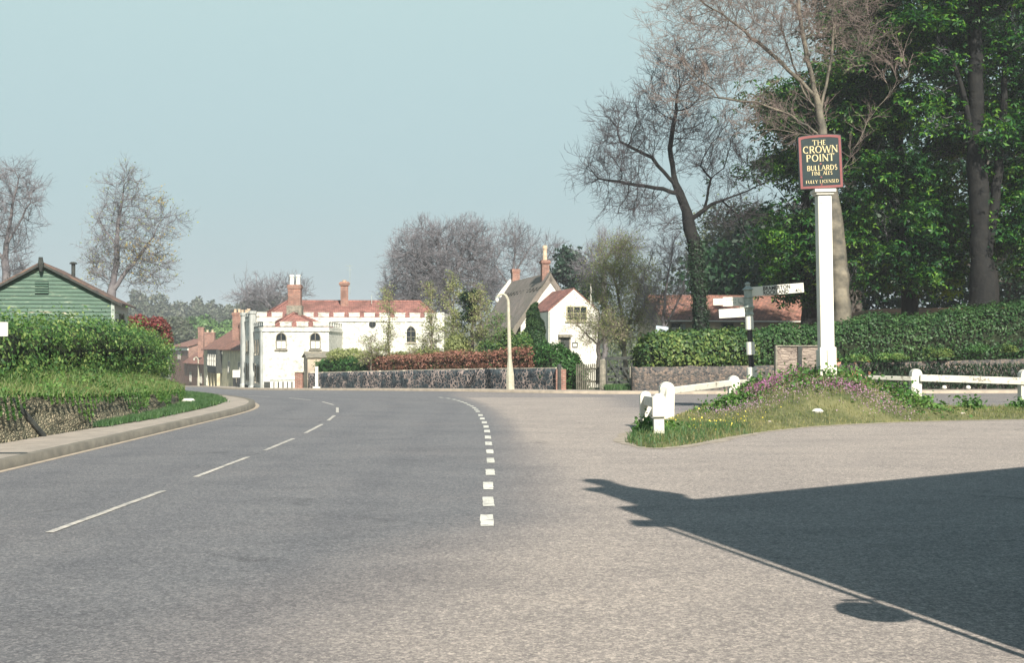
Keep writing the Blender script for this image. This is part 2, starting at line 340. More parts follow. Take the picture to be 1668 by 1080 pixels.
# ---------------------------------------------------------------- line helpers
def resample(P, step):
    P = [np.array(p, float) for p in P]; out = [P[0]]
    for a, b in zip(P[:-1], P[1:]):
        n = max(1, int(round(np.linalg.norm((b-a)[:2])/step)))
        for i in range(1, n+1): out.append(a+(b-a)*i/n)
    return np.array(out)
def smooth_line(P, it=2):
    P = np.array(P, float)
    for _ in range(it):
        Q = [P[0]]
        for a, b in zip(P[:-1], P[1:]): Q += [a*.75+b*.25, a*.25+b*.75]
        Q.append(P[-1]); P = np.array(Q)
    return P
def eval_line(P, n):
    P = np.asarray(P, float); s = np.concatenate([[0], np.cumsum(np.linalg.norm(np.diff(P[:, :2], axis=0), axis=1))])
    t = np.linspace(0, s[-1], n); return np.stack([np.interp(t, s, P[:, k]) for k in range(P.shape[1])], 1)
def interp_at(P, n_each):
    """same fraction per control span, for pairing two lines"""
    P = np.asarray(P, float); out = []
    for a, b in zip(P[:-1], P[1:]):
        for i in range(n_each): out.append(a+(b-a)*i/n_each)
    out.append(P[-1]); return np.array(out)
def gridfaces(r, c):
    i = np.arange(r-1)[:, None]*c+np.arange(c-1)[None, :]
    i = i.ravel(); return np.stack([i, i+1, i+c+1, i+c], 1)
def ribbon(name, L, Rr, cross, dz, m, parent=None, zfun=zg, smooth=True):
    t = np.linspace(0, 1, cross)[None, :, None]; G = L[:, None, :2]*(1-t)+Rr[:, None, :2]*t
    G = G.reshape(-1, 2); z = zfun(G[:, 0], G[:, 1])+dz
    V = np.column_stack([G, z]); return npmesh(name, V, [gridfaces(len(L), cross)], m, parent, smooth)
def offset(P, d):
    P = np.asarray(P, float)[:, :2]; T = np.gradient(P, axis=0); T /= np.linalg.norm(T, axis=1)[:, None]+1e-9
    return P+np.column_stack([-T[:, 1], T[:, 0]])*d

# ---------------------------------------------------------------- the ground
KL = [(-6.75, -15), (-6.75, 5), (-6.78, 20), (-6.85, 28), (-6.88, 31), (-7.1, 33.9), (-7.7, 36.8), (-8.8, 39.8), (-10.4, 43.2), (-13.5, 50), (-18.5, 62), (-24, 75), (-28.5, 88), (-39, 127.5), (-47, 147.5), (-70, 198), (-92, 250)]
KR = [(60, -15), (60, 5), (60, 20), (60, 32), (50, 46.5), (24, 46.0), (8, 45.0), (3.2, 45.6), (.2, 48.2), (-6, 57.5), (-12.9, 67.8), (-17.3, 77.5), (-21, 89), (-31.5, 129), (-40, 150), (-62, 200), (-84, 252)]
def dist_hill(x, y):
    h = 13*ss((y-330)/330.)*(1+.25*np.sin(x*.011+1))+10*ss((y-600)/500.)
    h += 4.2*ss((y-50)/17.)*ss((x-11)/9.)*(1-ss((y-110)/60.))
    return h
xs = np.concatenate([np.linspace(-700, -80, 25), np.linspace(-72, 70, 90), np.linspace(80, 700, 25)])
ys = np.concatenate([np.linspace(-120, -20, 8), np.linspace(-16, 130, 90), np.linspace(136, 400, 34), np.linspace(415, 1500, 30)])
GX, GY = np.meshgrid(xs, ys); GZ = zg(GX, GY)-.10+dist_hill(GX, GY)
tag(npmesh('ground', np.stack([GX, GY, GZ], -1).reshape(-1, 3), [gridfaces(len(ys), len(xs))], M['turf'], smooth=True), kind='structure')

Lr = interp_at(KL, 14); Rr_ = interp_at(KR, 14); cross = 170
road = ribbon('road', Lr, Rr_, cross, 0, M['road'])
co = np.empty(len(road.data.vertices)*3, np.float32); road.data.vertices.foreach_get('co', co); co = co.reshape(-1, 3)
dashX = np.interp(co[:, 1], [0, 5, 9, 11.5, 20.9, 27, 31.8, 36, 41.6, 44.5], [-1.9, -1.4, -.7, -.05, -.1, -.25, -.6, -1., -1.8, -2.3])
pale = ss((co[:, 0]-dashX+np.interp(co[:, 1], [0, 9, 12, 40], [2.2, 1.6, .6, .3]))/np.interp(co[:, 1], [0, 9, 12, 40], [3.6, 3.0, 1.9, 1.2]))*.92
pale -= .55*ss((co[:, 1]-29)/5.)*ss((co[:, 0]-2.2)/2.)
pale += .35*np.exp(-((co[:, 0]-dashX-.5)/.35)**2)*ss((co[:, 1]-17)/8.)*(1-ss((co[:, 1]-40)/4.))
pale += .12*ss((8-co[:, 1])/4)
lane = np.exp(-((co[:, 0]+5.9)/.6)**2)*.12
pale = np.where(co[:, 1] > 42, np.minimum(pale, .45), pale)-lane
pale = np.clip(pale+.05, 0, 1)
ca = road.data.color_attributes.new('wear', 'FLOAT_COLOR', 'POINT')
d_k = co[:, 0]+6.8+np.where(co[:, 1] > 33, (co[:, 1]-33)**2*.03, 0)
trk = sum(np.exp(-((d_k-q)/.28)**2) for q in (.85, 2.3, 3.7, 5.2))*(co[:, 0] < 1.)
ca.data.foreach_set('color', np.column_stack([pale, trk, pale, np.ones_like(pale)]).astype(np.float32).ravel())
tag(road, kind='structure')

# left pavement, kerb and pale gutter
kl = eval_line(smooth_line(KL[:-1], 2), 260)
inner = np.array([(-8.35, -15), (-8.3, 5), (-8.2, 12), (-8.1, 19.4), (-7.85, 24.2), (-7.72, 28.6), (-7.85, 32), (-8.15, 35), (-9.3, 38.6), (-11, 42.2), (-13.6, 47), (-17.8, 57), (-22, 67), (-27, 80), (-31, 92), (-41, 128), (-49, 149), (-72, 199)])
inn = eval_line(smooth_line(inner, 2), 260)
o1 = offset(kl, .16)
tag(ribbon('pavement', inn, o1, 5, .12, M['pave']), kind='structure')
def kerb(name, line, off, m, zt=.125):
    a = offset(line, off); b = np.asarray(line)[:, :2]; n = len(a)
    b2 = offset(line, -.015 if off > 0 else .015)
    V = np.concatenate([np.column_stack([a, zg(a[:, 0], a[:, 1])+zt]), np.column_stack([b, zg(b[:, 0], b[:, 1])+zt]), np.column_stack([b2, zg(b2[:, 0], b2[:, 1])-.02])])
    i = np.arange(n-1); F = np.concatenate([np.stack([i, i+1, n+i+1, n+i], 1), np.stack([n+i, n+i+1, 2*n+i+1, 2*n+i], 1)])
    return tag(npmesh(name, V, [F], m), kind='structure')
kerb('kerb', kl, .17, M['kerb'])
g0, g1_ = offset(kl, -.02), offset(kl, -.13)
tag(ribbon('gutter', g0, g1_, 2, .005, M['edge']), kind='structure')
# far pavement by flint wall
kr = eval_line(smooth_line(KR[4:], 2), 300)
outr = eval_line(smooth_line([(50, 48.3), (24, 48.0), (8, 47.0), (4.8, 47.2), (2.6, 49.6), (.2, 52.2), (-11.3, 69.6), (-15.4, 79.2), (-19.0, 90), (-29.3, 130), (-38, 151.2), (-60, 201), (-82, 253)], 2), 300)
tag(ribbon('far_pavement', kr, outr, 5, .10, M['pave']), kind='structure')
kerb('far_kerb', kr, -.14, M['edge'], .105)

# left bank (raised garden ground) ---------------------------------------------------
WL = [(-8.35, -15), (-8.3, 5), (-8.2, 12), (-8.1, 19.4), (-7.95, 24), (-8.2, 28), (-8.9, 33), (-10.3, 39), (-13.2, 46), (-17.4, 56.5), (-21.6, 66.5), (-27, 79)]
WH = [.95, .9, .85, .80, .62, .52, .42, .33, .3, .3, .3, .3]
wl = eval_line(np.column_stack([smooth_line(WL, 1), smooth_line(np.column_stack([WH, WH]), 1)[:, 0]]), 420)
nrm = offset(wl, 1.)-wl[:, :2]
rows = []
prof = [(-.0, 0., 0), (.015, .3, 0), (.05, .7, 0), (.10, 1.0, 0)]
H = wl[:, 2]; zb = zg(wl[:, 0], wl[:, 1])+.11
nc = 12; V = []
for k in range(nc+1):
    f = k/nc; jit = rng.normal(0, .022, len(wl)); off_ = .24*f
    p = wl[:, :2]+nrm*(off_+jit)[:, None]; V.append(np.column_stack([p, zb-.12*(k == 0)+H*f]))
pb = wl[:, :2]+nrm*.55; V.append(np.column_stack([pb, zb+H-.02]))
V = np.stack(V, 1).reshape(-1, 3)
tag(npmesh('retaining_wall', V, [gridfaces(len(wl), nc+2)], M['rub_l']), 'low mossy rubble retaining wall under the grassy bank on the left', 'wall')
V = []
bp = [(.2, 0), (.5, .1), (.9, .3), (1.4, .6), (1.9, .85), (2.6, .95), (6, 1.), (14, 1.), (50, 1.)]
def bankz(f, H): return zb+H+(np.maximum(1.28-H, .4))*f-.03
for d_, f in bp:
    p = wl[:, :2]+nrm*d_+rng.normal(0, .03, (len(wl), 1)); V.append(np.column_stack([p, bankz(f, H)+rng.normal(0, .03, len(wl))]))
V = np.stack(V, 1).reshape(-1, 3)
tag(npmesh('grass_bank', V, [gridfaces(len(wl), len(bp))], M['bankturf'], smooth=True), kind='structure')

# ---------------------------------------------------------------- leaves, blades
def unit(v): return v/(np.linalg.norm(v, axis=-1, keepdims=True)+1e-9)
def leaves(P, size, up=.4, asp=.55, nrmv=None, nb=.5, seed=0):
    """diamond leaves at P; returns V,F"""
    r = np.random.default_rng(seed); n = len(P); P = np.asarray(P)
    nn = r.normal(size=(n, 3)); nn[:, 2] += up
    if nrmv is not None: nn = nn*(1-nb)+nrmv*nb*2
    nn = unit(nn); t = unit(np.cross(nn, r.normal(size=(n, 3)))); b = np.cross(nn, t)
    s = (size*r.uniform(.6, 1.35, n))[:, None]
    V = np.stack([P-t*s*.5, P+b*s*asp*.5-t*s*.05+nn*s*.08, P+t*s*.5, P-b*s*asp*.5-t*s*.05+nn*s*.08], 1).reshape(-1, 3)
    return V, np.arange(n*4).reshape(n, 4)
def palm(P, size, seed=0):
    """drooping five-fingered clusters"""
    r = np.random.default_rng(seed); n = len(P); up = unit(r.normal(size=(n, 3))*.55+np.array([0, 0, 1.]))
    t = unit(np.cross(up, r.normal(size=(n, 3)))); b = np.cross(up, t); s = (size*r.uniform(.6, 1.3, n))[:, None]; V = []
    for k in range(5):
        a = -2.2+4.4*k/4; d = t*math.cos(a)+b*math.sin(a); sd = -t*math.sin(a)+b*math.cos(a); L = s*(1-.12*abs(k-2))
        V.append(np.stack([P, P+d*L*.65+sd*L*.2-up*L*.06, P+d*L-up*L*.4, P+d*L*.65-sd*L*.2-up*L*.06], 1))
    V = np.concatenate(V, 0).reshape(-1, 3); return V, np.arange(len(V)).reshape(-1, 4)
def blades(P, h, wd, lean=.35, seed=0):
    r = np.random.default_rng(seed); n = len(P); a = r.uniform(0, 6.28, n); s = np.column_stack([np.cos(a), np.sin(a), np.zeros(n)])
    hh = (h*r.uniform(.5, 1.3, n))[:, None]; L = r.normal(0, lean, (n, 3)); L[:, 2] = 0
    mid = P+np.array([0, 0, .6])*hh+L*hh*.4; tip = P+np.array([0, 0, .95])*hh+L*hh
    V = np.stack([P-s*wd, P+s*wd, mid+s*wd*.6, mid-s*wd*.6, tip], 1).reshape(-1, 3)
    i = np.arange(n)*5; return V, [np.stack([i, i+1, i+2, i+3], 1), np.stack([i+3, i+2, i+4], 1)]
def tubes(P0, P1, r0, r1, n=4):
    d = unit(P1-P0); ref = np.where(np.abs(d[:, 2:3]) > .9, np.array([[1., 0, 0]]), np.array([[0, 0, 1.]]))
    a = unit(np.cross(d, ref)); b = np.cross(d, a); t = 2*np.pi*np.arange(n)/n
    c = np.cos(t)[None, :, None]; s = np.sin(t)[None, :, None]
    ring = a[:, None]*c+b[:, None]*s
    V = np.stack([P0[:, None]+ring*r0[:, None, None], P1[:, None]+ring*r1[:, None, None]], 1).reshape(-1, 3)
    e = np.arange(len(P0))[:, None]*2*n; k = np.arange(n)[None]; k2 = (k+1) % n
    F = np.stack([e+k, e+k2, e+n+k2, e+n+k], -1).reshape(-1, 4); return V, F

# ---------------------------------------------------------------- trees
def ell_points(ells, n, r):
    """ells: (centre xyz, radii xyz)"""
    vol = np.array([e[1][0]*e[1][1]*e[1][2] for e in ells]); k = r.choice(len(ells), n, p=vol/vol.sum())
    u = unit(r.normal(size=(n, 3)))*(r.uniform(0, 1, n)**(1/2.6))[:, None]
    C = np.array([e[0] for e in ells])[k]; Q = np.array([e[1] for e in ells])[k]; return C+u*Q
def colonize(trunk, att, step, di, dk, r, up=.15, maxn=6000, iters=160):
    T = resample(trunk, step) if False else None
    pts = [np.array(trunk[0][0], float)]; par = [-1]
    for poly in trunk:
        # first poly is the trunk; others start at nearest existing node
        if poly is trunk[0]: last = 0; st = 1
        else:
            q = np.array(poly[0]); A = np.array(pts); last = int(np.argmin(((A-q)**2).sum(1))); st = 1
        for p in poly[st:]:
            p = np.array(p, float); a = pts[last]; n = max(1, int(np.linalg.norm(p-a)/step))
            for i in range(1, n+1): pts.append(a+(p-a)*i/n+r.normal(0, step*.06, 3)); par.append(last); last = len(pts)-1
    base_n = len(pts)
    A = att; P = np.array(pts)
    D = np.full(len(A), 1e9); I = np.zeros(len(A), int)
    def upd(new, i0):
        nonlocal D, I
        d2 = ((A[:, None]-new[None])**2).sum(-1); j = d2.argmin(1); dm = np.sqrt(d2[np.arange(len(A)), j]); k = dm < D; D[k] = dm[k]; I[k] = j[k]+i0
    upd(P[max(0, base_n//4):] if base_n > 8 else P, base_n//4 if base_n > 8 else 0)
    for it in range(iters):
        act = D < (di if it > 0 else 1e9)
        if it < 40 and not act.any(): act = D < 1e9
        if not act.any(): break
        S = np.zeros((len(pts), 3)); np.add.at(S, I[act], unit(A[act]-P[I[act]])); idx = np.unique(I[act])
        d = unit(unit(S[idx])+np.array([0, 0, up])+r.normal(0, .18, (len(idx), 3)))
        new = P[idx]+d*step; i0 = len(pts)
        pts += list(new); par += list(idx); P = np.concatenate([P, new]); upd(new, i0)
        keep = D > dk; A = A[keep]; D = D[keep]; I = I[keep]
        if len(A) == 0 or len(pts) > maxn: break
    return P, np.array(par)
TWF = .27
def tree(name, label, cat, base, trunkpx, ellpx, d, rb, natt=900, step=.5, bark='bark', twig='twig', ntw=6000, twl=1.1, twr=.011,
         leaf=None, nleaf=0, lsize=.2, lspread=.5, palmate=False, seed=1, group=None, dk=1.0, di=6., up=.12, rtip=.02, depthf=.9, extra=None, levels=3, ivy=0, natk=2.1, thin=None, clump=0):
    r = np.random.default_rng(seed)
    b = Vector(base)
    ntw = int(ntw*TWF); twr *= .8
    root = empty(name, b, label, cat, group)
    tr = [[tuple(W(px, py, dd)) for px, py, dd in [(q[0], q[1], q[2] if len(q) > 2 else d) for q in poly]] for poly in trunkpx]
    tr[0] = [tuple(b)]+tr[0]
    ell = []
    for e in ellpx:
        cx, cy, rx, ry = e[:4]; dd = e[4] if len(e) > 4 else d; k = dd/FPX
        ell.append((np.array(W(cx, cy, dd)), np.array([rx*k, rx*k*depthf, ry*k])))
    att = ell_points(ell, int(natt*natk), r)
    P, par = colonize(tr, att, step, di, dk*(.72 if natk > 1 else 1), r, up, 14000)
    if natk > 1: rtip *= .62
    n = len(P); tips = np.zeros(n)
    ch = np.zeros(n, int); np.add.at(ch, par[1:], 1); tips[ch == 0] = 1
    for i in range(n-1, 0, -1): tips[par[i]] += tips[i]
    ex = math.log(max(tips[0], 2))/math.log(rb/rtip); rad = rtip*tips**(1/ex)
    hgt = P[:, 2]-b.z; rad *= 1+.35*np.exp(-np.clip(hgt, 0, 9)/.5)*(tips > tips[0]*.6)
    e = np.arange(1, n); r0 = np.minimum(rad[par[e]], rad[e]*1.35); r1 = rad[e]
    if thin:
        q_ = 1-(1-thin[1])*ss((P[:, 2]-thin[0])/3.); rad = rad*q_; r0 = r0*q_[par[e]]; r1 = rad[e]
    thick = r1 > .07
    Vs, Fs, o = [], [], 0
    for sel, k in ((thick, 7), (~thick, 4)):
        if sel.any():
            V, F = tubes(P[par[e]][sel], P[e][sel]+unit(P[e][sel]-P[par[e]][sel])*(r1[sel]*.35)[:, None], r0[sel], r1[sel], k); Vs.append(V); Fs.append(F+o); o += len(V)
    npmesh('trunk', np.concatenate(Vs), Fs, M[bark], root, True)
    thin = np.where(rad < .055)[0]; thin = thin[thin > 0]
    if len(thin) == 0: thin = np.arange(1, n)
    ends = P[thin]
    if ntw:
        L1 = max(ntw//4, 1); idx = thin[r.integers(0, len(thin), L1)]
        f = r.uniform(0, 1, (L1, 1)); S = P[par[idx]]*(1-f)+P[idx]*f; D = unit(P[idx]-P[par[idx]])
        SS, EE, R0, R1 = [], [], [], []; cur = (S, D, np.full(L1, twl)); rr = twr*1.5; ends_l = []
        for lv in range(levels):
            S, D, L = cur; m = len(S)
            d1 = unit(D+r.normal(0, .55, (m, 3))+np.array([0, 0, .12])); le = (L*r.uniform(.6, 1.3, m))[:, None]
            mid = S+d1*le*.5; d2 = unit(d1+r.normal(0, .28, (m, 3))+np.array([0, 0, .1])); end = mid+d2*le*.5
            SS += [S, mid]; EE += [mid, end]; R0 += [np.full(m, rr), np.full(m, rr*.75)]; R1 += [np.full(m, rr*.75), np.full(m, rr*.45)]
            ends_l.append(end); k = 3 if lv == 0 else 2
            i = r.integers(0, m, m*k if lv < levels-1 else 1); f = r.uniform(.2, 1, (len(i), 1))
            S2 = np.where(f < .5, S[i]+(mid[i]-S[i])*f*2, mid[i]+(end[i]-mid[i])*(f*2-1)); cur = (S2, d2[i], L[i]*.62); rr *= .68
        V, F = tubes(np.concatenate(SS), np.concatenate(EE), np.concatenate(R0), np.concatenate(R1), 3)
        npmesh('twigs', V, [F], M[twig], root)
        ends = np.concatenate(ends_l)
    if leaf:
        for li, (lm, nl) in enumerate([(leaf, nleaf)]+(extra or [])):
            src = ends
            if li > 0:   # extra leaf colour gathers in clumps
                c = ends[r.integers(0, len(ends), 7)]; dm = np.sqrt(((ends[:, None]-c[None])**2).sum(-1)).min(1); q = ends[dm < d/FPX*30]
                src = q if len(q) > 20 else ends
            if clump and li == 0:
                cc_ = src[r.integers(0, len(src), clump)]; w_ = r.gamma(1.2, 1., clump); i_ = r.choice(clump, nl, p=w_/w_.sum()); s_ = r.uniform(.45, 1.25, clump)[i_][:, None]
                Q = cc_[i_]+r.normal(0, 1, (nl, 3))*s_*np.array([.72, .72, .30])
            else: Q = src[r.integers(0, len(src), nl)]+r.normal(0, lspread, (nl, 3))*np.array([1, 1, .7])
            V, F = palm(Q, lsize, seed) if palmate else leaves(Q, lsize, seed=seed+li)
            npmesh('crown' if li == 0 else 'pale_leaves', V, [F], M[lm], root)
    if ivy:
        k = np.where((rad > .1) & (hgt < ivy))[0]; nl = 6000; q = k[r.integers(0, len(k), nl)]
        o_ = unit(r.normal(size=(nl, 3))); Q = P[q]+r.uniform(-.5, .5, (nl, 1))*(P[q]-P[par[q]])+o_*(rad[q]*1.08+np.abs(r.normal(0, .035, nl)))[:, None]
        V, F = leaves(Q, .11, nrmv=o_, seed=seed); npmesh('ivy', V, [F], M['ivy'], root)
    return root
def gz(x, y): return float(zg(x, y)+dist_hill(np.float64(x), np.float64(y)))-.1
def basept(px, d, z=None):
    x = X(px, d); return (x, d, gz(x, d) if z is None else z)

# ---------------------------------------------------------------- hedges and shrubs
def lump(P, k, seed):
    r = np.random.default_rng(seed); s = np.zeros(len(P))
    for i in range(5):
        v = r.normal(size=3)*k*(1+.7*i); s += np.sin(P@v+r.uniform(0, 6))/(1+.6*i)
    return s/2.2
def hedge(name, label, path, lm, cm, nleaf, ls, amp=.16, seed=1, cat='hedge', k=1.6, nb=.5, sq=3.0, stray=.05, group=None):
    """path rows: x, y, z_bottom, z_top, width"""
    r = np.random.default_rng(seed); path = np.array(path, float)
    root = empty(name, tuple(path[0][:3]), label, cat, group)
    c = eval_line(path, max(12, int(np.linalg.norm(path[-1, :2]-path[0, :2])/.4))); T = np.gradient(c[:, :2], axis=0); T = unit(T); Nn = np.column_stack([-T[:, 1], T[:, 0]])
    th = np.linspace(0, 2*np.pi, 13)[:-1]; cs = np.sign(np.cos(th))*np.abs(np.cos(th))**(2/sq); sn = np.sign(np.sin(th))*np.abs(np.sin(th))**(2/sq)
    def surf(cc, nn, cs, sn, f):
        zc = (cc[:, 2]+cc[:, 3])/2; hz = (cc[:, 3]-cc[:, 2])/2; w = cc[:, 4]/2
        Q = np.column_stack([cc[:, :2]+nn*(cs*w*f)[:, None], zc+sn*hz*f]); return Q
    G = []
    for j in range(12):
        Q = surf(c, Nn, np.full(len(c), cs[j]), np.full(len(c), sn[j]), 1.); ctr = np.column_stack([c[:, :2], (c[:, 2]+c[:, 3])/2])
        o_ = unit(Q-ctr); G.append(Q+o_*(lump(Q, k, seed)*amp-.13)[:, None])
    n = len(c); V = np.stack(G, 1).reshape(-1, 3); i = np.arange(n-1)[:, None]*12+np.arange(12)[None]; i2 = np.arange(n-1)[:, None]*12+(np.arange(12)[None]+1) % 12
    F = np.stack([i, i+12, i2+12, i2], -1).reshape(-1, 4); V = np.concatenate([V, [np.column_stack([c[[0]][:, :2], (c[[0]][:, 2]+c[[0]][:, 3])/2])[0], np.column_stack([c[[-1]][:, :2], (c[[-1]][:, 2]+c[[-1]][:, 3])/2])[0]]])
    kk = np.arange(12); caps = np.concatenate([np.stack([kk, (kk+1) % 12, np.full(12, n*12)], 1), np.stack([(n-1)*12+kk, (n-1)*12+(kk+1) % 12, np.full(12, n*12+1)], 1)])
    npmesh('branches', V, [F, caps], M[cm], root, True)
    f = r.uniform(0, 1, nleaf)*(n-1); i = np.minimum(f.astype(int), n-2); fr = (f-i)[:, None]; cc = c[i]*(1-fr)+c[i+1]*fr; nn = Nn[i]
    t = r.uniform(0, 2*np.pi, nleaf); cs_ = np.sign(np.cos(t))*np.abs(np.cos(t))**(2/sq); sn_ = np.sign(np.sin(t))*np.abs(np.sin(t))**(2/sq)
    endm = r.uniform(0, 1, nleaf) < .06; ef = np.where(endm, r.uniform(0, 1, nleaf)**.5, 1.)
    ei = np.where(r.uniform(0, 1, nleaf) < .5, 0, n-1); cc = np.where(endm[:, None], c[ei], cc); nn = np.where(endm[:, None], Nn[ei], nn)
    Q = surf(cc, nn, cs_, sn_, ef)
    Q[:, :2] += np.where(endm[:, None], T[ei]*np.where(ei == 0, -1, 1)[:, None]*(.12+r.uniform(0, .1, nleaf))[:, None], 0); ctr = np.column_stack([cc[:, :2], (cc[:, 2]+cc[:, 3])/2]); o_ = unit(Q-ctr)
    Q = Q+o_*(lump(Q, k, seed)*amp+lump(Q, k*3.3, seed+9)*amp*.35-.02+r.normal(0, .06, nleaf)+np.abs(r.normal(0, stray, nleaf)))[:, None]
    V, F = leaves(Q, ls, nrmv=o_, nb=nb, seed=seed); npmesh('leaves', V, [F], M[lm], root)
    return root
def shrub(name, label, cat, base, ells, lm, nleaf, ls, seed=1, group=None, stems=5, shell=.55, amp=.12, bark='bark', extra=None):
    """ells: (centre xyz, radii)"""
    r = np.random.default_rng(seed); root = empty(name, base, label, cat, group); b = np.array(base, float)
    P0, P1, a0, a1 = [], [], [], []
    for c, q in ells:
        for s in range(stems):
            end = np.array(c)+unit(r.normal(size=3))*np.array(q)*.6; mid = b*.5+end*.5+r.normal(0, .08, 3); P0 += [b, mid]; P1 += [mid, end]; a0 += [.035, .02]; a1 += [.02, .008]
            for _ in range(3): e2 = end+r.normal(size=3)*np.array(q)*.35; P0.append(mid); P1.append(e2); a0.append(.012); a1.append(.005)
    V, F = tubes(np.array(P0), np.array(P1), np.array(a0), np.array(a1), 5); npmesh('stems', V, [F], M[bark], root)
    for li, (m_, nl) in enumerate([(lm, nleaf)]+(extra or [])):
        vol = np.array([q[0]*q[1]*q[2] for c, q in ells])**.8; k = r.choice(len(ells), nl, p=vol/vol.sum())
        u = unit(r.normal(size=(nl, 3))); rr = r.uniform(shell, 1.05, nl); C = np.array([e[0] for e in ells], float)[k]; Q = np.array([e[1] for e in ells], float)[k]
        P = C+u*Q*rr[:, None]; P = P+u*(lump(P, 3., seed)*amp)[:, None]; P = P[P[:, 2] > b[2]+.02]
        V, F = leaves(P, ls, nrmv=u[:len(P)], nb=.35, seed=seed+li); npmesh('leaves', V, [F], M[m_], root)
    return root
def pell(px, py, rx, ry, d, df=1.): k = d/FPX; return (tuple(W(px, py, d)), (rx*k, rx*k*df, ry*k))

# left hedge on the bank
LH = [(-10.3, 6, 1.0, 2.12, 2.1), (-10.35, 20, 1.05, 2.12, 2.1), (-10.6, 27, 1.05, 2.1, 2.1), (-11.1, 33, 1.05, 2.1, 2.0), (-11.8, 38, .95, 1.85, 1.7), (-12.3, 41, .8, 1.55, 1.2)]
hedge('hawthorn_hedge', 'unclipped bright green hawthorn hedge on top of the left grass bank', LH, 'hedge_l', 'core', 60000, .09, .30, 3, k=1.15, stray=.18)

# dark diagonal on the left wall, built as a slanting bar
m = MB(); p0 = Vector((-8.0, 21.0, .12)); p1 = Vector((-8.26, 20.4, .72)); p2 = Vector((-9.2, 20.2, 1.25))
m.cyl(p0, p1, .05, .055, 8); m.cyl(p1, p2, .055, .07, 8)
tag(m.build('slanting_bar', M['dwood']), 'dark slanting bar against the mossy rubble wall', 'timber prop')

# street name sign at left edge
px_ = X(-95, 15.5)
e = empty('name_sign', (px_, 15.5, .12), 'white street name board ending in the letter E at the left edge', 'sign')
MB().cyl((0, 0, 0), (0, 0, 1.95), .03, .03, 10).build('post', M['white_clean'], e, smooth=False)
bx = MB().box(-.1, X(16, 15.5)-px_, -.075, -.045, Z(548, 15.5)-.12, Z(525, 15.5)-.12).build('board', M['white_clean'], e, .004)
def text(s, size, loc, m_, parent, sx=1., ext=.002, off=0., align='CENTER', ry=0):
    cu = bpy.data.curves.new('t', 'FONT'); cu.body = s; cu.size = size; cu.extrude = ext; cu.offset = off; cu.align_x = align
    o = bpy.data.objects.new('t', cu); col.objects.link(o); bpy.context.view_layer.update()
    me = bpy.data.meshes.new_from_object(o.evaluated_get(bpy.context.evaluated_depsgraph_get())); bpy.data.objects.remove(o)
    me.name = 'lettering'; me.materials.clear(); q = link('lettering', me, m_, parent); q.rotation_euler = (R(90), ry, 0); q.location = loc; q.scale = (sx, 1, 1); return q
text('E', .135, (X(-.6, 15.5)-px_, -.078, Z(543.5, 15.5)-.12), M['black'], bx, 1.15, off=.003)

# ---------------------------------------------------------------- road markings
def marks(name, segs, wd, m_, dz=.006, seed=0, cuts=6):
    r = random.Random(seed); b = MB()
    for (x0, y0, x1, y1, wv) in segs:
        n = cuts
        L, Rr = [], []
        d = Vector((x1-x0, y1-y0, 0)); s = Vector((d.y, -d.x, 0)).normalized()
        for i in range(n+1):
            p = Vector((x0, y0, 0))+d*i/n; a = wv/2*(1+r.uniform(-.08, .08)); q = wv/2*(1+r.uniform(-.08, .08))
            l = p-s*a; k = p+s*q; l.z = float(zg(l.x, l.y))+dz; k.z = float(zg(k.x, k.y))+dz; L.append(l); Rr.append(k)
        for i in range(n): b.quad(L[i], Rr[i], Rr[i+1], L[i+1])
    return tag(b.build(name, m_), kind='structure')
cl = [(-4.04, 10.72, -3.94, 13.9), (-3.97, 15.4, -3.93, 18.3), (-3.92, 19.5, -3.93, 22.1), (-3.96, 23.5, -4.07, 26.3), (-4.15, 27.7, -4.32, 29.9), (-4.45, 31.3, -4.85, 34.1), (-5.2, 35.8, -5.9, 38.2), (-6.5, 39.6, -7.6, 41.9), (-8.6, 43.6, -10.1, 46)]
marks('centre_line', [(a, b, c, d, .072) for a, b, c, d in cl], .09, M['line_old'], seed=2)
dd = [(11.48, -.235, .125), (12.9, -.25, .115), (14.4, -.28, .115), (16.0, -.285, .12), (17.7, -.31, .11), (19.25, -.35, .11), (20.9, -.40, .115), (22.4, -.44, .115), (24.05, -.49, .115), (25.5, -.54, .11), (27, -.61, .11), (28.5, -.69, .11), (30., -.77, .11)]
sg = [(x+.012, y-.38, x-.01, y+.4, w_*1.0) for y, x, w_ in dd]
pts = smooth_line([(-.87, 31.6), (-1.04, 34), (-1.3, 36.2), (-1.6, 38.4), (-1.95, 40.4), (-2.5, 42.2)], 1); pp = eval_line(pts, 22)
for i in range(0, 21, 2): sg.append((pp[i][0], pp[i][1], pp[i+1][0], pp[i+1][1], .11))
marks('dashed_edge_line', sg, .12, M['line'], seed=4)

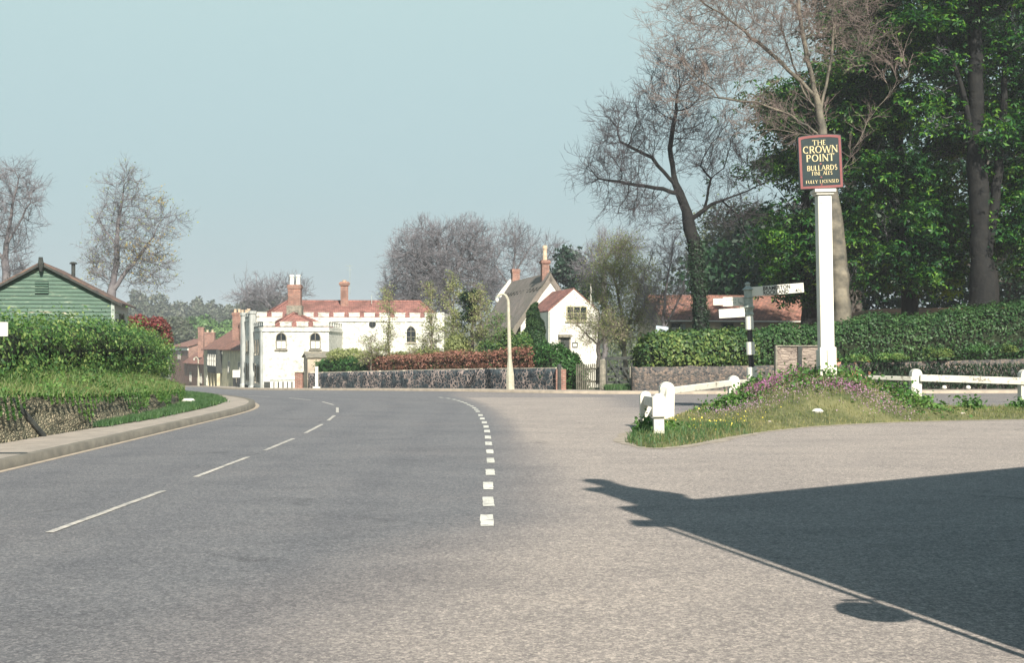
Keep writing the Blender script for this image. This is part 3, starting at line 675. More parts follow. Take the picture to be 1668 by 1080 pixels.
# ---------------------------------------------------------------- island and mound
ISL = [(1.95, 21.2), (2.15, 19.7), (2.9, 20.4), (4.1, 22.7), (5.4, 24.6), (6.8, 26.1), (9.2, 27.5), (12, 28.3), (16, 28.8), (24, 29.2), (24, 32.2), (13.5, 33.4), (11.8, 33.4), (10.5, 35), (8.6, 36.6), (6.8, 36.2), (5.4, 33.6), (4.4, 31), (3.5, 28), (2.8, 25.2), (2.2, 23)]
isl = smooth_line(ISL+[ISL[0]], 2)[:, :2]
def inside(Pq, poly):
    x, y = Pq[:, 0], Pq[:, 1]; c = np.zeros(len(x), bool); n = len(poly)
    for i in range(n):
        x0, y0 = poly[i]; x1, y1 = poly[(i+1) % n]
        k = ((y0 > y) != (y1 > y)); xi = (x1-x0)*(y-y0)/(y1-y0+1e-12)+x0; c ^= k & (x < xi)
    return c
def edist(Pq, poly):
    d = np.full(len(Pq), 1e9)
    for i in range(len(poly)-1):
        a = poly[i]; b = poly[i+1]; ab = b-a; t = np.clip(((Pq-a)@ab)/(ab@ab+1e-9), 0, 1); d = np.minimum(d, np.linalg.norm(Pq-a-t[:, None]*ab, axis=1))
    return d
def zi(x, y):
    x = np.asarray(x, float); y = np.asarray(y, float); P2 = np.column_stack([x.ravel(), y.ravel()])
    d = edist(P2, isl).reshape(x.shape); ins = inside(P2, isl).reshape(x.shape)
    g = .98*np.exp(-((x-7.45)**2)/np.where(x < 7.45, 2*1.42**2, 2*1.45**2)-((y-29.6)**2)/np.where(y < 29.6, 2*1.7**2, 2*2.4**2))
    b = .07*ss(d/.35)+g*ss(d/1.3)+.08*np.exp(-((x-5.6)/1.3)**2-((y-31)/2.)**2)*ss(d/1.)
    b = b+.05*ss(d/.5)*np.sin(x*2.1+y)*np.sin(y*1.7)
    return np.where(ins, b+.005, -.25)
gx = np.linspace(1.6, 24.4, 190); gy = np.linspace(19.2, 37, 150); AX, AY = np.meshgrid(gx, gy); AZ = zi(AX, AY)
tag(npmesh('grass_island', np.stack([AX, AY, AZ], -1).reshape(-1, 3), [gridfaces(150, 190)], M['bankturf'], smooth=True), kind='structure')
oi = eval_line(isl[::-1], 500); oo = offset(oi, .0)
ro_ = np.random.default_rng(33); wd_ = .04+.13*(1+np.sin(np.arange(500)*.11)*.5+np.sin(np.arange(500)*.47)*.3)+ro_.normal(0, .015, 500)
sgn_ = 1 if not inside(offset(oi, .3)[:1], isl)[0] else -1
tag(ribbon('bare_soil', offset(oi, -.15*sgn_), offset(oi, sgn_*wd_[:, None] if False else sgn_*.0)+(offset(oi, sgn_*1.)-oi[:, :2])*wd_[:, None], 4, .005, M['bare']), kind='structure')
def islpts(n, seed, f=None, inset=0.):
    r = np.random.default_rng(seed); P = np.column_stack([r.uniform(1.8, 17, n*3), r.uniform(19.4, 36.8, n*3)]); P = P[inside(P, isl)]
    if inset: P = P[edist(P, isl) > inset]
    if f is not None: P = P[f(P, r)]
    P = P[:n]; return np.column_stack([P, zi(P[:, 0], P[:, 1])-.01])
def stuff_blades(name, P, h, wd, mm, label, seed, lean=.35, cat='grass'):
    V, F = blades(P, h, wd, lean, seed); o = npmesh(name, V, F, M[mm]); return tag(o, label, cat, kind='stuff')
mound = lambda P: np.exp(-((P[:, 0]-7.3)/2.1)**2-((P[:, 1]-30)/3.)**2)
stuff_blades('rough_grass', islpts(36000, 11), .075, .006, 'grass_dry', 'short rough grass covering the triangular island', 12)
stuff_blades('lush_grass', islpts(15000, 13, lambda P, r: (P[:, 1] < 24.5+P[:, 0]*.25) & (P[:, 0] < 4.6)), .15, .007, 'grass_lush', 'thick green grass at the tip of the island round the nearest white posts', 14)
stuff_blades('tall_grass', islpts(7000, 15, lambda P, r: r.uniform(0, 1, len(P)) < mound(P)), .21, .007, 'grass_dry', 'tall tufty grass growing over the mound', 16, .3)
rr = np.random.default_rng(5)
def weed_pts(cx, cy, sx, sy, n, seed, h=.18):
    r = np.random.default_rng(seed); P = np.column_stack([r.normal(cx, sx, n), r.normal(cy, sy, n)]); P = P[inside(P, isl)]
    return np.column_stack([P, zi(P[:, 0], P[:, 1])+np.abs(r.normal(0, h*.5, len(P)))])
def patch(name, label, cx, cy, sx, sy, n, mm, ls, seed, cat, h=.18, group=None, leafn=0, lmm='weed'):
    P = weed_pts(cx, cy, sx, sy, n, seed, h); root = empty(name, (cx, cy, float(zi(np.array([cx]), np.array([cy]))[0])), label, cat, group)
    V, F = leaves(P, ls, up=1., asp=.8, seed=seed); npmesh('petals' if mm in ('aub', 'mauve', 'pink', 'dandelion') else 'leaves', V, [F], M[mm], root)
    if leafn:
        P = weed_pts(cx, cy, sx*1.1, sy*1.1, leafn, seed+1, h*.8); V, F = leaves(P, ls*1.3, up=.6, seed=seed); npmesh('leaves', V, [F], M[lmm], root)
    return root
fp = 'purple rockery flowers on the mound'
patch('flower_patch', 'brightest purple aubrieta patch on the left flank of the mound', 6.0, 29.5, .3, .42, 2200, 'aub', .038, 21, 'flowers', .16, fp, 500)
patch('flower_patch', 'purple aubrieta tuft higher up behind the brightest patch', 6.75, 29.7, .28, .4, 1300, 'aub', .035, 22, 'flowers', .14, fp, 300)
patch('flower_patch', 'purple flowers beside the foot of the tall sign post', 7.6, 28.2, .3, .16, 900, 'aub', .033, 23, 'flowers', .14, fp, 300)
patch('flower_patch', 'thin mauve flowers low on the right front of the mound', 8.3, 27.9, .45, .3, 900, 'mauve', .03, 24, 'flowers', .16, fp, 400)
patch('flower_patch', 'pale mauve flowers low on the left front of the mound', 5.2, 28.0, .45, .4, 1000, 'mauve', .028, 25, 'flowers', .14, fp, 400)
patch('flower_patch', 'pale mauve flowers in the middle of the mound face', 6.9, 28.2, .6, .3, 800, 'mauve', .028, 28, 'flowers', .14, fp, 300)
patch('flower_patch', 'pink tulips on the mound just right of the tall sign post', 8.3, 29.8, .22, .2, 26, 'pink', .09, 26, 'flowers', .45, None, 60)
patch('flower_patch', 'yellow dandelions scattered behind the nearest white posts', 4.1, 25.2, .7, .9, 130, 'dandelion', .035, 27, 'flowers', .2, None, 0)
wp = 'leafy weed clumps on the island'
for i, (cx, cy, s, n, lb) in enumerate([(5.1, 28.8, .28, 900, 'dark green leafy weed clump on the left shoulder of the mound'), (5.9, 30.2, .2, 600, 'leafy weed clump close to the fingerpost base'), (11.9, 31.8, .16, 500, 'leafy weed clump at the foot of the right rail post'), (13.25, 31.4, .22, 900, 'dark leafy weed clump by itself under the right rail'), (15.3, 31., .3, 700, 'weed clump at the right edge under the last rail post'), (9.3, 28.6, .45, 700, 'weedy leaves at the right foot of the mound'), (2.6, 23.4, .25, 800, 'dark dock leaves beside the nearest white posts'), (7.3, 28.9, .6, 900, 'mixed leaves on the crown of the mound')]):
    patch('weed_clump', lb, cx, cy, s, s*.8, n, 'weed', .085, 40+i, 'plant', .26, wp)
for i, (px, py, d, s, lb) in enumerate([(1332, 671, 26.9, .13, 'pale flat stone in the grass at the foot of the mound'), (1180, 690, 24.3, .06, 'small pale stone in the grass left of the mound'), (1568, 679, 28.5, .07, 'small pale stone at the right edge of the island'), (1253, 684, 25.2, .045, 'tiny light pebble near the left front grass edge')]):
    m = MB(); x, y = X(px, d), d; z = float(zi(np.array([x]), np.array([y]))[0]); r = random.Random(i)
    m.lathe((x, y, max(z, 0)-.01), [(s*.8, 0), (s, s*.3), (s*.75, s*.6), (s*.3, s*.75)], 7); m.v = [(a+r.uniform(-.01, .01), b+r.uniform(-.01, .01), c) for a, b, c in m.v]
    tag(m.build('stone', M['white_clean'] if i == 0 else M['stone']), lb, 'stone', 'pale stones in the grass')
# loose gravel stones on the forecourt
# ---------------------------------------------------------------- white posts and rails
def post(label, x, y, z0, ztop, wd, lean=0, ry=0):
    e = empty('fence_post', (x, y, z0), label, 'fence post', 'white posts of the island fence', rz=ry, ry=lean)
    h = ztop-z0; w2 = wd/2; prof = [(-w2, -.15), (w2, -.15), (w2, h-w2)]+[(w2*math.cos(a), h-w2+w2*math.sin(a)) for a in np.linspace(.25, math.pi-.25, 9)]+[(-w2, h-w2)]
    MB().prism(prof, -w2*.9, w2*.9, 'y').build('post_body', M['white'], e, .012); return e
def zi1(x, y): return max(float(zi(np.array([x]), np.array([y]))[0]), 0)
pA = (X(1052, 25.2), 25.2); pB = (X(1085, 27.6), 27.6); pC = (X(1073, 22.4), 22.4); pD = (X(1195, 31), 31); pE = (X(1490, 34), 34); pF = (X(1669, 33.2), 33.2); pG = (X(1237, 37), 37); pH = (X(1395, 36), 36)
post('white rounded post leftmost at the tip of the island', pA[0], pA[1], 0, Z(637, 25.2), .23, R(-1))
post('tallest white round topped post just behind the front pair', pB[0], pB[1], 0.02, Z(622, 27.6), .33, R(1))
pc = post('nearest short white post with a split foot in front of the others', pC[0], pC[1], 0.03, Z(641, 22.4), .19, R(-1))
MB().box(-.12, .11, -.14, -.088, Z(679, 22.4)-.03, Z(645, 22.4)-.03).build('rail_block', M['white'], pc, .012)
post('white post at the right end of the rail left of the fingerpost', pD[0], pD[1], 0.1, Z(612, 31), .27)
post('white post right of the mound carrying the long right rail', pE[0], pE[1], 0, Z(601, 34), .29, R(1.5))
post('white post cut by the right edge of the photo', pF[0], pF[1], 0, Z(602, 33.2), .29)
post('low round topped post seen just right of the fingerpost foot', pG[0], pG[1], 0, Z(620, 37), .2)
def rail(label, a, b, wd=.1, h=.17, m_='white_peel'):
    return tag(MB().beam(a, b, wd, h).build('fence_rail', M[m_], None, .012), label, 'fence rail', 'white rails of the island fence')
rail('slanting white rail from the leftmost post down to the nearest post', (pA[0], pA[1]-.1, Z(652, 25.2)), (pC[0]-.05, pC[1]+.16, Z(656, 22.5)), .1, .19)
rail('short white rail from the tallest post to the nearest post', (pB[0]-.05, pB[1]-.1, Z(636, 27.6)), (pC[0]+.05, pC[1]+.12, Z(653, 22.5)), .1, .17)
rail('peeling white rail from the tallest post back to the post left of the fingerpost', (pB[0]+.14, pB[1]+.05, Z(636.5, 27.6)), (pD[0]-.1, pD[1]-.1, Z(624, 31)), .1, .15)
rail('long peeling white rail running off the right edge', (pE[0]+.1, pE[1]-.16, Z(615.5, 34)), (pF[0], pF[1]-.16, Z(621, 33.2)), .09, .19)
rail('white rail from the mound to the post right of it', (X(1415, 35), 35, Z(615, 35)), (pE[0]-.1, pE[1]-.1, Z(617, 34)), .09, .12)
rail('thin greyish rail at the back of the island behind the fingerpost', (pD[0]+.1, pD[1]+.05, Z(621.5, 31)), (X(1300, 37), 37, Z(620, 37)), .07, .09)

# ---------------------------------------------------------------- pub sign
G = {'T': [((0, 1), (1, 1), .1), ((.5, 0), (.5, 1), .2)], 'H': [((.14, 0), (.14, 1), .2), ((.86, 0), (.86, 1), .2), ((.14, .52), (.86, .52), .09)], 'E': [((.12, 0), (.12, 1), .2), ((.12, .96), (.8, .96), .1), ((.12, .52), (.62, .52), .09), ((.12, .04), (.85, .04), .1)],
 'I': [((.5, 0), (.5, 1), .2)], 'L': [((.14, 0), (.14, 1), .2), ((.14, .04), (.85, .04), .1)], 'F': [((.14, 0), (.14, 1), .2), ((.14, .96), (.85, .96), .1), ((.14, .52), (.65, .52), .09)],
 'N': [((.1, 0), (.1, 1), .1), ((.9, 0), (.9, 1), .1), ((.1, 1), (.9, 0), .2)], 'W': [((0, 1), (.28, 0), .2), ((.28, 0), (.5, .95), .09), ((.5, .95), (.74, 0), .2), ((.74, 0), (1, 1), .09)],
 'A': [((.02, 0), (.5, 1), .09), ((.5, 1), (.98, 0), .2), ((.2, .35), (.8, .35), .08)], 'Y': [((.02, 1), (.5, .45), .18), ((.98, 1), (.5, .45), .09), ((.5, 0), (.5, .48), .19)],
 'U': 'u', 'O': 'o', 'C': 'c', 'R': 'r', 'P': 'p', 'B': 'b', 'D': 'd', 'S': 's'}
WID = {'W': 1.1, 'O': .86, 'C': .74, 'N': .78, 'I': .3, 'L': .5, 'E': .5, 'F': .5, 'T': .66, 'H': .76, 'A': .78, 'S': .5, 'R': .66, 'P': .6, 'B': .6, 'D': .76, 'U': .7, 'Y': .7}
def arc(cx, cy, rx, ry, a0, a1, n=12): return [(cx+rx*math.cos(R(a0+(a1-a0)*i/n)), cy+ry*math.sin(R(a0+(a1-a0)*i/n))) for i in range(n+1)]
def serif_line(s, xc, zbase, h, width, y, m_, parent):
    """hand drawn roman capitals: broad and thin strokes with serifs"""
    tot = sum(WID.get(c, .4)+.13 for c in s)-.13; k = width/tot; x = xc-width/2; b = MB(); cnt = [0]
    def stroke(p, q, wd):
        cnt[0] += 1; yy = y-.0006*(cnt[0] % 9); p = Vector((p[0], 0, p[1])); q = Vector((q[0], 0, q[1])); d = (q-p).normalized(); s_ = Vector((-d.z, 0, d.x))*wd/2
        b.quad(*[(v.x, yy, v.z) for v in (p-s_, q-s_, q+s_, p+s_)])
    for c in s:
        wv = WID.get(c, .4)*k
        g = G.get(c)
        if g:
            P = lambda u, v: (x+u*wv, zbase+v*h)
            tk = .2*h*.78
            def curve(pts, thick_at):
                for a, q in zip(pts[:-1], pts[1:]):
                    mid = (a[0]+q[0])/2; stroke(P(*a), P(*q), tk*(.5+.55*thick_at(mid)))
            side = lambda m_: min(1, abs(m_-.5)*2.2)
            if isinstance(g, list):
                for a, q, t_ in g: stroke(P(*a), P(*q), t_*h*.78)
                for a, q, t_ in g:
                    for e_ in (a, q):
                        if e_[1] in (0, 1) and not (c in 'TE' and e_[0] in (.8,)): 
                            px0, pz0 = P(*e_); stroke((px0-.13*h, pz0+(.02 if e_[1] == 0 else -.02)*h), (px0+.13*h, pz0+(.02 if e_[1] == 0 else -.02)*h), .045*h)
                if c == 'T':
                    for u in (0.03, .97): stroke(P(u, 1.02), P(u, .82), .06*h)
            elif g == 'o': curve(arc(.5, .5, .43, .47, 0, 360, 22), side)
            elif g == 'c': curve(arc(.55, .5, .48, .47, 48, 312, 18), side); stroke(P(.88, .7), P(.88, 1.), .06*h)
            elif g == 'd': stroke(P(.14, 0), P(.14, 1), tk); curve([(.14, .96)]+arc(.45, .5, .45, .46, 90, -90, 12)+[(.14, .04)], side)
            elif g in 'prb':
                stroke(P(.16, 0), P(.16, 1), tk); curve([(.16, .96)]+arc(.52, .73, .34, .23, 90, -90, 9)+[(.16, .5)], lambda m_: max(0, m_-.4)*2)
                if g == 'r': stroke(P(.48, .5), P(1.0, 0), tk)
                if g == 'b': curve([(.16, .5)]+arc(.55, .27, .37, .24, 90, -90, 9)+[(.16, .03)], lambda m_: max(0, m_-.4)*2)
                px0, pz0 = P(.16, 0); stroke((px0-.13*h, pz0+.02*h), (px0+.13*h, pz0+.02*h), .045*h)
            elif g == 'u': curve([(.12, 1)]+arc(.5, .33, .38, .3, 180, 360, 10)+[(.88, 1)], lambda m_: 1-m_)
            elif g == 's': curve(arc(.5, .74, .34, .24, 40, 270, 10)+arc(.5, .26, .36, .24, 90, -140, 10), lambda m_: .7)
        x += wv+.13*k
    return b.build('lettering', m_, parent)
sx, sy = X(1346.5, 29), 29.; sz = Z(618, 29)
e = empty('pub_sign', (sx, sy, sz), 'tall white post carrying the dark green inn sign lettered THE CROWN POINT', 'pub sign', ry=R(-1.1))
k = 29/FPX; tp = Z(318, 29)-sz
MB().box(-.165, .165, -.165, .165, -.5, tp).build('sign_post', M['white'], e, .03)
m = MB().box(-.195, .195, -.195, -.167, -.3, .76).box(.167, .2, -.16, .16, -.3, .73).box(-.2, -.167, -.16, .16, -.3, .70)
m.box(-.03, .03, -.225, -.197, -.3, .7); m.build('base_cladding', M['white'], e, .015)
MB().box(-.21, .21, -.21, .21, tp, tp+.05).box(-.25, .25, -.25, .25, tp+.052, tp+.13).build('cap', M['white'], e, .012)
bw, bh = 1.02, 1.27; zc = tp+.15
def bsh(f, x0): return [(-bw/2+x0, f), (bw/2-x0, f), (bw/2-x0, f+bh-2*f+(-0.0))]
def boardpoly(ins): 
    w_ = bw/2-ins; top = bh-ins; return [(-w_, ins), (w_, ins), (w_, top-.03)]+[(w_*math.cos(a), top-.03+.05*math.sin(a)) for a in np.linspace(.2, math.pi-.2, 7)]+[(-w_, top-.03)]
bo = MB().prism(boardpoly(0), -.045, .045, 'y').build('sign_board', M['verdigris'], e, .006)
bo.location = (-.04, -.02, zc); bo.rotation_euler = (0, R(-1.6), R(-3))
def frame(i0, i1, yy, m_):
    a = boardpoly(i0); b_ = boardpoly(i1); m = MB(); n = len(a)
    for i in range(n): j = (i+1) % n; m.quad((a[i][0], yy, a[i][1]), (a[j][0], yy, a[j][1]), (b_[j][0], yy, b_[j][1]), (b_[i][0], yy, b_[i][1])); m.quad((a[i][0], yy+.004, a[i][1]), (a[j][0], yy+.004, a[j][1]), (a[j][0], yy, a[j][1]), (a[i][0], yy, a[i][1]))
    return m.build('border', m_, bo)
frame(.018, .072, -.050, M['sign_red'])
for s, xc, zb_, h, wv in [('THE', -.01, 1.035, .115, .32), ('CROWN', .005, .85, .165, .80), ('POINT', -.005, .65, .165, .64), ('BULLARDS', .03, .435, .12, .70), ('FINE ALES', .025, .325, .085, .47), ('FULLY LICENSED', .02, .135, .075, .76)]:
    serif_line(s, xc, zb_, h, wv, -.048, M['sign_gold'], bo)
m = MB()
for zz in (.59, .275, .10): m.quad((-.03, -.048, zz), (0, -.048, zz-.025), (.03, -.048, zz), (0, -.048, zz+.025))
m.build('ornament', M['sign_red'], bo)

# ---------------------------------------------------------------- fingerpost
fx, fy = X(1226, 32.3), 32.3; fz = zi1(fx, fy); S_ = 32.3/FPX
e = empty('fingerpost', (fx, fy, fz), 'black and white banded fingerpost with shade-grey top and white direction arms', 'signpost', ry=R(-2.6))
hz = lambda py: Z(py, 32.3)-fz
MB().lathe((0, 0, 0), [(.19, -.1), (.19, hz(640)), (.14, hz(638))], 12).build('base', M['white_clean'], e)
bk = MB(); wk = MB()
lv = [(637, 617.5, .125, 'b'), (617.5, 598, .135, 'w'), (598, 578, .075, 'b'), (578, 557, .115, 'w'), (557, 537, .07, 'b'), (537, 515, .11, 'w')]
for a, b_, r_, c_ in lv:
    (bk if c_ == 'b' else wk).lathe((0, 0, 0), [(r_*.97, hz(a)), (r_, hz(a)+.01), (r_*.96, hz(b_)-.01), (r_*.9, hz(b_)-.001)], 16)
bk.build('black_bands', M['black'], e, smooth=False); wk.build('white_bands', M['white_clean'], e)
MB().lathe((0, 0, 0), [(.10, hz(515)), (.13, hz(512)), (.10, hz(508)), (.12, hz(503)), (.16, hz(500)), (.115, hz(498)), (.115, hz(486)), (.15, hz(484.5)), (.11, hz(483)), (.11, hz(473)), (.16, hz(471.5)), (.12, hz(469.5)), (.06, hz(466)), (.045, hz(464.5)), (.07, hz(463)), (.07, hz(461)), (.03, hz(459.5))], 14).build('finial', M['grey_paint'], e)  # grey here is shade on the post top, put in as colour
ar = MB().box(.09, 1.50, -.02, .02, hz(483.5), hz(468)).build('direction_arm', M['white_clean'], e, .006); ar.rotation_euler = (0, R(-1.6), R(-14)); ar.location = (0, -.02, 0)
text('BRAMERTON', .142, (.46, -.024, hz(475.2)), M['black'], ar, .84, align='LEFT', off=.003); text('ROCKLAND', .142, (.46, -.024, hz(482.4)), M['black'], ar, .84, align='LEFT', off=.003)
text('4½', .13, (1.28, -.024, hz(482.3)), M['black'], ar, 1., align='LEFT', off=.001)
a2 = MB().box(-.70, -.09, -.02, .02, hz(500), hz(485)).build('direction_arm', M['white_clean'], e, .005); a2.rotation_euler = (0, R(2), R(-8)); a2.location = (-.04, .06, .03)
a3 = MB().box(-.95, -.705, -.018, .018, hz(498), hz(487)).build('distance_plate', M['white_clean'], e, .005); a3.rotation_euler = a2.rotation_euler; a3.location = a2.location
a4 = MB().box(-.78, -.09, -.02, .02, hz(515.5), hz(501)).build('direction_arm', M['white_clean'], e, .005); a4.rotation_euler = (0, R(-1), R(6)); a4.location = (0, -.04, 0)
for par_, rows_ in ((a2, [(-.62, .36, 489.5), (-.62, .4, 494)]), (a3, [(-.8, .07, 493)]), (a4, [(-.66, .42, 505.5), (-.60, .44, 511)])):
    r = random.Random(len(rows_)); m = MB()
    for x0, L_, py in rows_:
        x = x0
        while x < x0+L_: m.quad((x, -.0225, hz(py)-.018), (x+.025, -.0225, hz(py)-.018), (x+.025, -.0225, hz(py)+.018), (x, -.0225, hz(py)+.018)); x += r.choice([.045, .05, .09])
    m.build('worn_lettering', M['grey_paint'], par_)
m = MB()
m.cyl((-.1, -.06, hz(498)), (-.3, -.1, hz(489)), .012, .012, 6); m.cyl((-.1, -.06, hz(500)), (-.26, -.1, hz(500)), .012, .012, 6); m.lathe((-.22, -.08, hz(495)), [(.01, 0), (.05, .03), (.01, .06)], 8)
m.build('scroll_bracket', M['grey_paint'], e)

# ---------------------------------------------------------------- walls of the far side
def wallribbon(name, label, P, Ht, th, mm, z_off=.08, cope=None, seed=0, cat='wall'):
    """P: base line (x,y) ; wall has both faces, top and ends"""
    r = np.random.default_rng(seed); L = eval_line(np.column_stack([P, Ht]), max(8, int(np.linalg.norm(np.array(P[-1])-np.array(P[0]))/.25)))
    o_ = offset(L, th); z0 = zg(L[:, 0], L[:, 1])+z_off-.2; z1 = z0+.2+L[:, 2]+r.normal(0, .012, len(L)); n = len(L)
    V = []; nr = 5
    d_ = (L[:, :2]-o_)/th
    for k_ in range(nr): f = k_/(nr-1); V.append(np.column_stack([L[:, :2]+d_*r.normal(0, .008, n)[:, None], z0+(z1-z0)*f]))
    for k_ in range(nr-1, -1, -1): f = k_/(nr-1); V.append(np.column_stack([o_, z0+(z1-z0)*f]))
    c = 2*nr; V = np.stack(V, 1).reshape(-1, 3); F = gridfaces(n, c)
    root = empty(name, (L[0, 0], L[0, 1], float(z0[0])), label, cat)
    npmesh('masonry', V, [F, np.array([list(range(c-1, -1, -1)), [(n-1)*c+i for i in range(c)]])], M[mm], root)
    return root, L
fw, fl = wallribbon('flint_wall', 'dark knapped flint wall with pinkish mortar patches below the copper hedge', [(1.74, 49.1), (-.1, 52), (-11.5, 69.2)], [.86, .86, .86], -.35, 'flint')
m = MB(); 
for i in range(len(fl)-1):
    a, b_ = fl[i], fl[i+1]; z = float(zg(a[0], a[1]))+.08+.86
    if random.random() < .8: m.beam((a[0]+.14, a[1]+.2, z+.02), (b_[0]+.14, b_[1]+.2, float(zg(b_[0], b_[1]))+.96), .34, .055)
m.build('coping', M['stone'], fw, world=True)
m = MB().box(-.22, .22, -.2, .2, -.2, 1.0); g = empty('gate_pier', (-12.2, 70.4, gz(-12.2, 70.4)+.1), 'reddish brick pier at the far end of the flint wall', 'pier'); m.build('brickwork', M['brick'], g); MB().box(-.27, .27, -.25, .25, 1.0, 1.07).build('cap', M['stone'], g)
m = MB().box(-.2, .2, -.16, .16, -.2, .92); g = empty('gate_pier', (1.95, 49.0, gz(1.95, 49)+.1), 'pinkish brick end pier of the flint wall by the green hedge', 'pier'); m.build('brickwork', M['brick'], g)
rw, rl = wallribbon('stone_wall', 'low weathered flint wall below the laurel and dark hedge on the right', [(4.6, 46.6), (10, 47.2), (24, 48.3), (40, 49.5)], [.92, .95, 1.28, 1.35], .4, 'flint_r', seed=3)
# hedges on the far side
hd = lambda pts: [(X(px, d), d, zb_, Z(py, d), wv) for px, py, d, zb_, wv in pts]
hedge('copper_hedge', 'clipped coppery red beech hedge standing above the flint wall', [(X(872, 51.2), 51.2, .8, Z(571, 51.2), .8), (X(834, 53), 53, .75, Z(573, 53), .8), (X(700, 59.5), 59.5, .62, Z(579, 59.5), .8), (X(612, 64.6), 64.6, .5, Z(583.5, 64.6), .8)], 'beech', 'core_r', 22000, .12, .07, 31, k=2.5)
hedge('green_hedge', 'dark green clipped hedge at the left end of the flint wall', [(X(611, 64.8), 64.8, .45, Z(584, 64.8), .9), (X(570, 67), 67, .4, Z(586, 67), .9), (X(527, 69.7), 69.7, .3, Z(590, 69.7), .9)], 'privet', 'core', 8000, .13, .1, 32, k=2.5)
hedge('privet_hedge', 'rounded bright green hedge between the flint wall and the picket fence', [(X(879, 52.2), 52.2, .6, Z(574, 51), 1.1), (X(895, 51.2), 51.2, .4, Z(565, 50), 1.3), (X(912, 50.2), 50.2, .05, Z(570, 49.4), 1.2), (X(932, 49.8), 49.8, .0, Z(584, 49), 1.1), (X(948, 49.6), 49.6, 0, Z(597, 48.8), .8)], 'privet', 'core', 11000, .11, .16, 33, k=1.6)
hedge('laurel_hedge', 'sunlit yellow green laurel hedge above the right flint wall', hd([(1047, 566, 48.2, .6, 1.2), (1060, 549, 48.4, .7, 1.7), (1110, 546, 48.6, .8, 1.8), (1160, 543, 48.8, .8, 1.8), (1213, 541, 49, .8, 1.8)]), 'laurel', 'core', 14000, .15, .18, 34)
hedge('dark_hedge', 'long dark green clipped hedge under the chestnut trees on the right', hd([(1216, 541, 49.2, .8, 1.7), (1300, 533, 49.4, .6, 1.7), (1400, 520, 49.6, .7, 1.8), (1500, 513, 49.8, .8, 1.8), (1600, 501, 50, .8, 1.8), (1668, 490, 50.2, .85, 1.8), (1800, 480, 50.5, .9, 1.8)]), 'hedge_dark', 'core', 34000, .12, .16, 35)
# plants trailing over right wall
for i, (px, py, d, rx, ry, n, mm, lb) in enumerate([(1528, 578, 47.6, 26, 11, 1600, 'laurel', 'yellow green plant tumbling over the wall right of the white rail post'), (1452, 582, 47.4, 30, 8, 1200, 'hedge_l', 'light green plants along the wall top beside the tall sign post'), (1590, 571, 47.9, 22, 9, 1000, 'privet', 'bright leafy clump on the wall top towards the right'), (1643, 570, 48, 14, 11, 900, 'laurel', 'green clump on the wall top near the right edge'), (1400, 585, 47.2, 18, 8, 600, 'hedge_l', 'small leafy plant on the wall just right of the sign post')]):
    b_ = (X(px, d), d+.2, Z(py+4, d)); shrub('wall_plant', lb, 'plant', b_, [pell(px, py, rx, ry, d, .8)], mm, n, .1, 60+i, 'plants on the right wall', 2)
stuff_blades('wall_creeper', np.column_stack([rr.uniform(13.5, 21, 2600), rr.normal(47.1, .07, 2600)+.08*0, rr.uniform(.1, 1.0, 2600)])+np.array([0, .25, 0]), .16, .03, 'ivy', 'dark creeper over the right flint wall', 6, .5, 'creeper')
for px, lb in ((1538, 'left of two small white painted stones below the right wall'), (1577, 'right of two small white painted stones below the right wall')):
    m = MB(); m.lathe((X(px, 46.9), 46.9, .10), [(.07, 0), (.1, .05), (.07, .12), (.02, .14)], 8); 
    o = m.build('white_stone', M['white_clean'], smooth=True); tag(o, lb, 'stone', 'white stones below the right wall')
# verge grass under gate and right wall
vx = rr.uniform(X(985, 47.4), X(1030, 47.4), 2600); stuff_blades('gateway_grass', np.column_stack([vx, rr.normal(47.6, .22, 2600), np.full(2600, .05)]), .2, .012, 'grass_lush', 'green grass growing in front of the field gate', 8)

# stone panel
g = empty('stone_screen', (X(1263, 43), 43, 0), 'framed panel of rough brown layered stone standing left of the tall sign post', 'stone screen')
wpn = X(1345, 43)-X(1263, 43)
MB().box(.03, wpn, 0, .2, 0, Z(564.5, 43)).build('slabs', M['slab'], g)
MB().box(0, .06, -.05, .23, 0, Z(562.5, 43)).box(.0615, wpn, -.05, .23, Z(564.4, 43), Z(562.5, 43)).build('frame', M['gwood'], g)
MB().box(.78, .92, -.06, -.002, 0, Z(563, 43)-.02).build('strut', M['dwood'], g)

# small notice board
g = empty('notice_board', (X(1068, 49.5), 49.5, .4), 'small tilted pale blue grey notice board above the laurel hedge', 'notice board', ry=R(7))
MB().cyl((0, 0, 0), (0, 0, Z(532, 49.5)-.4), .03, .03, 8).build('post', M['gwood'], g)
nb_ = MB().box(-.25, .25, -.06, -.03, Z(552, 49.5)-.4, Z(531, 49.5)-.4).build('board', simple('pale_blue_board', (.40, .47, .55), .7, (.3, .36, .42), 12), g, .01)
m = MB(); r = random.Random(3)
for zz in (.40, .29, .19, .1):
    x = -.17+r.uniform(0, .05)
    while x < .17: m.quad((x, -.063, Z(552, 49.5)-.4+zz-.02), (x+.04, -.063, Z(552, 49.5)-.4+zz-.02), (x+.04, -.063, Z(552, 49.5)-.4+zz+.015), (x, -.063, Z(552, 49.5)-.4+zz+.015)); x += r.choice([.06, .07, .11])
m.build('worn_lettering', M['grey_paint'], nb_)

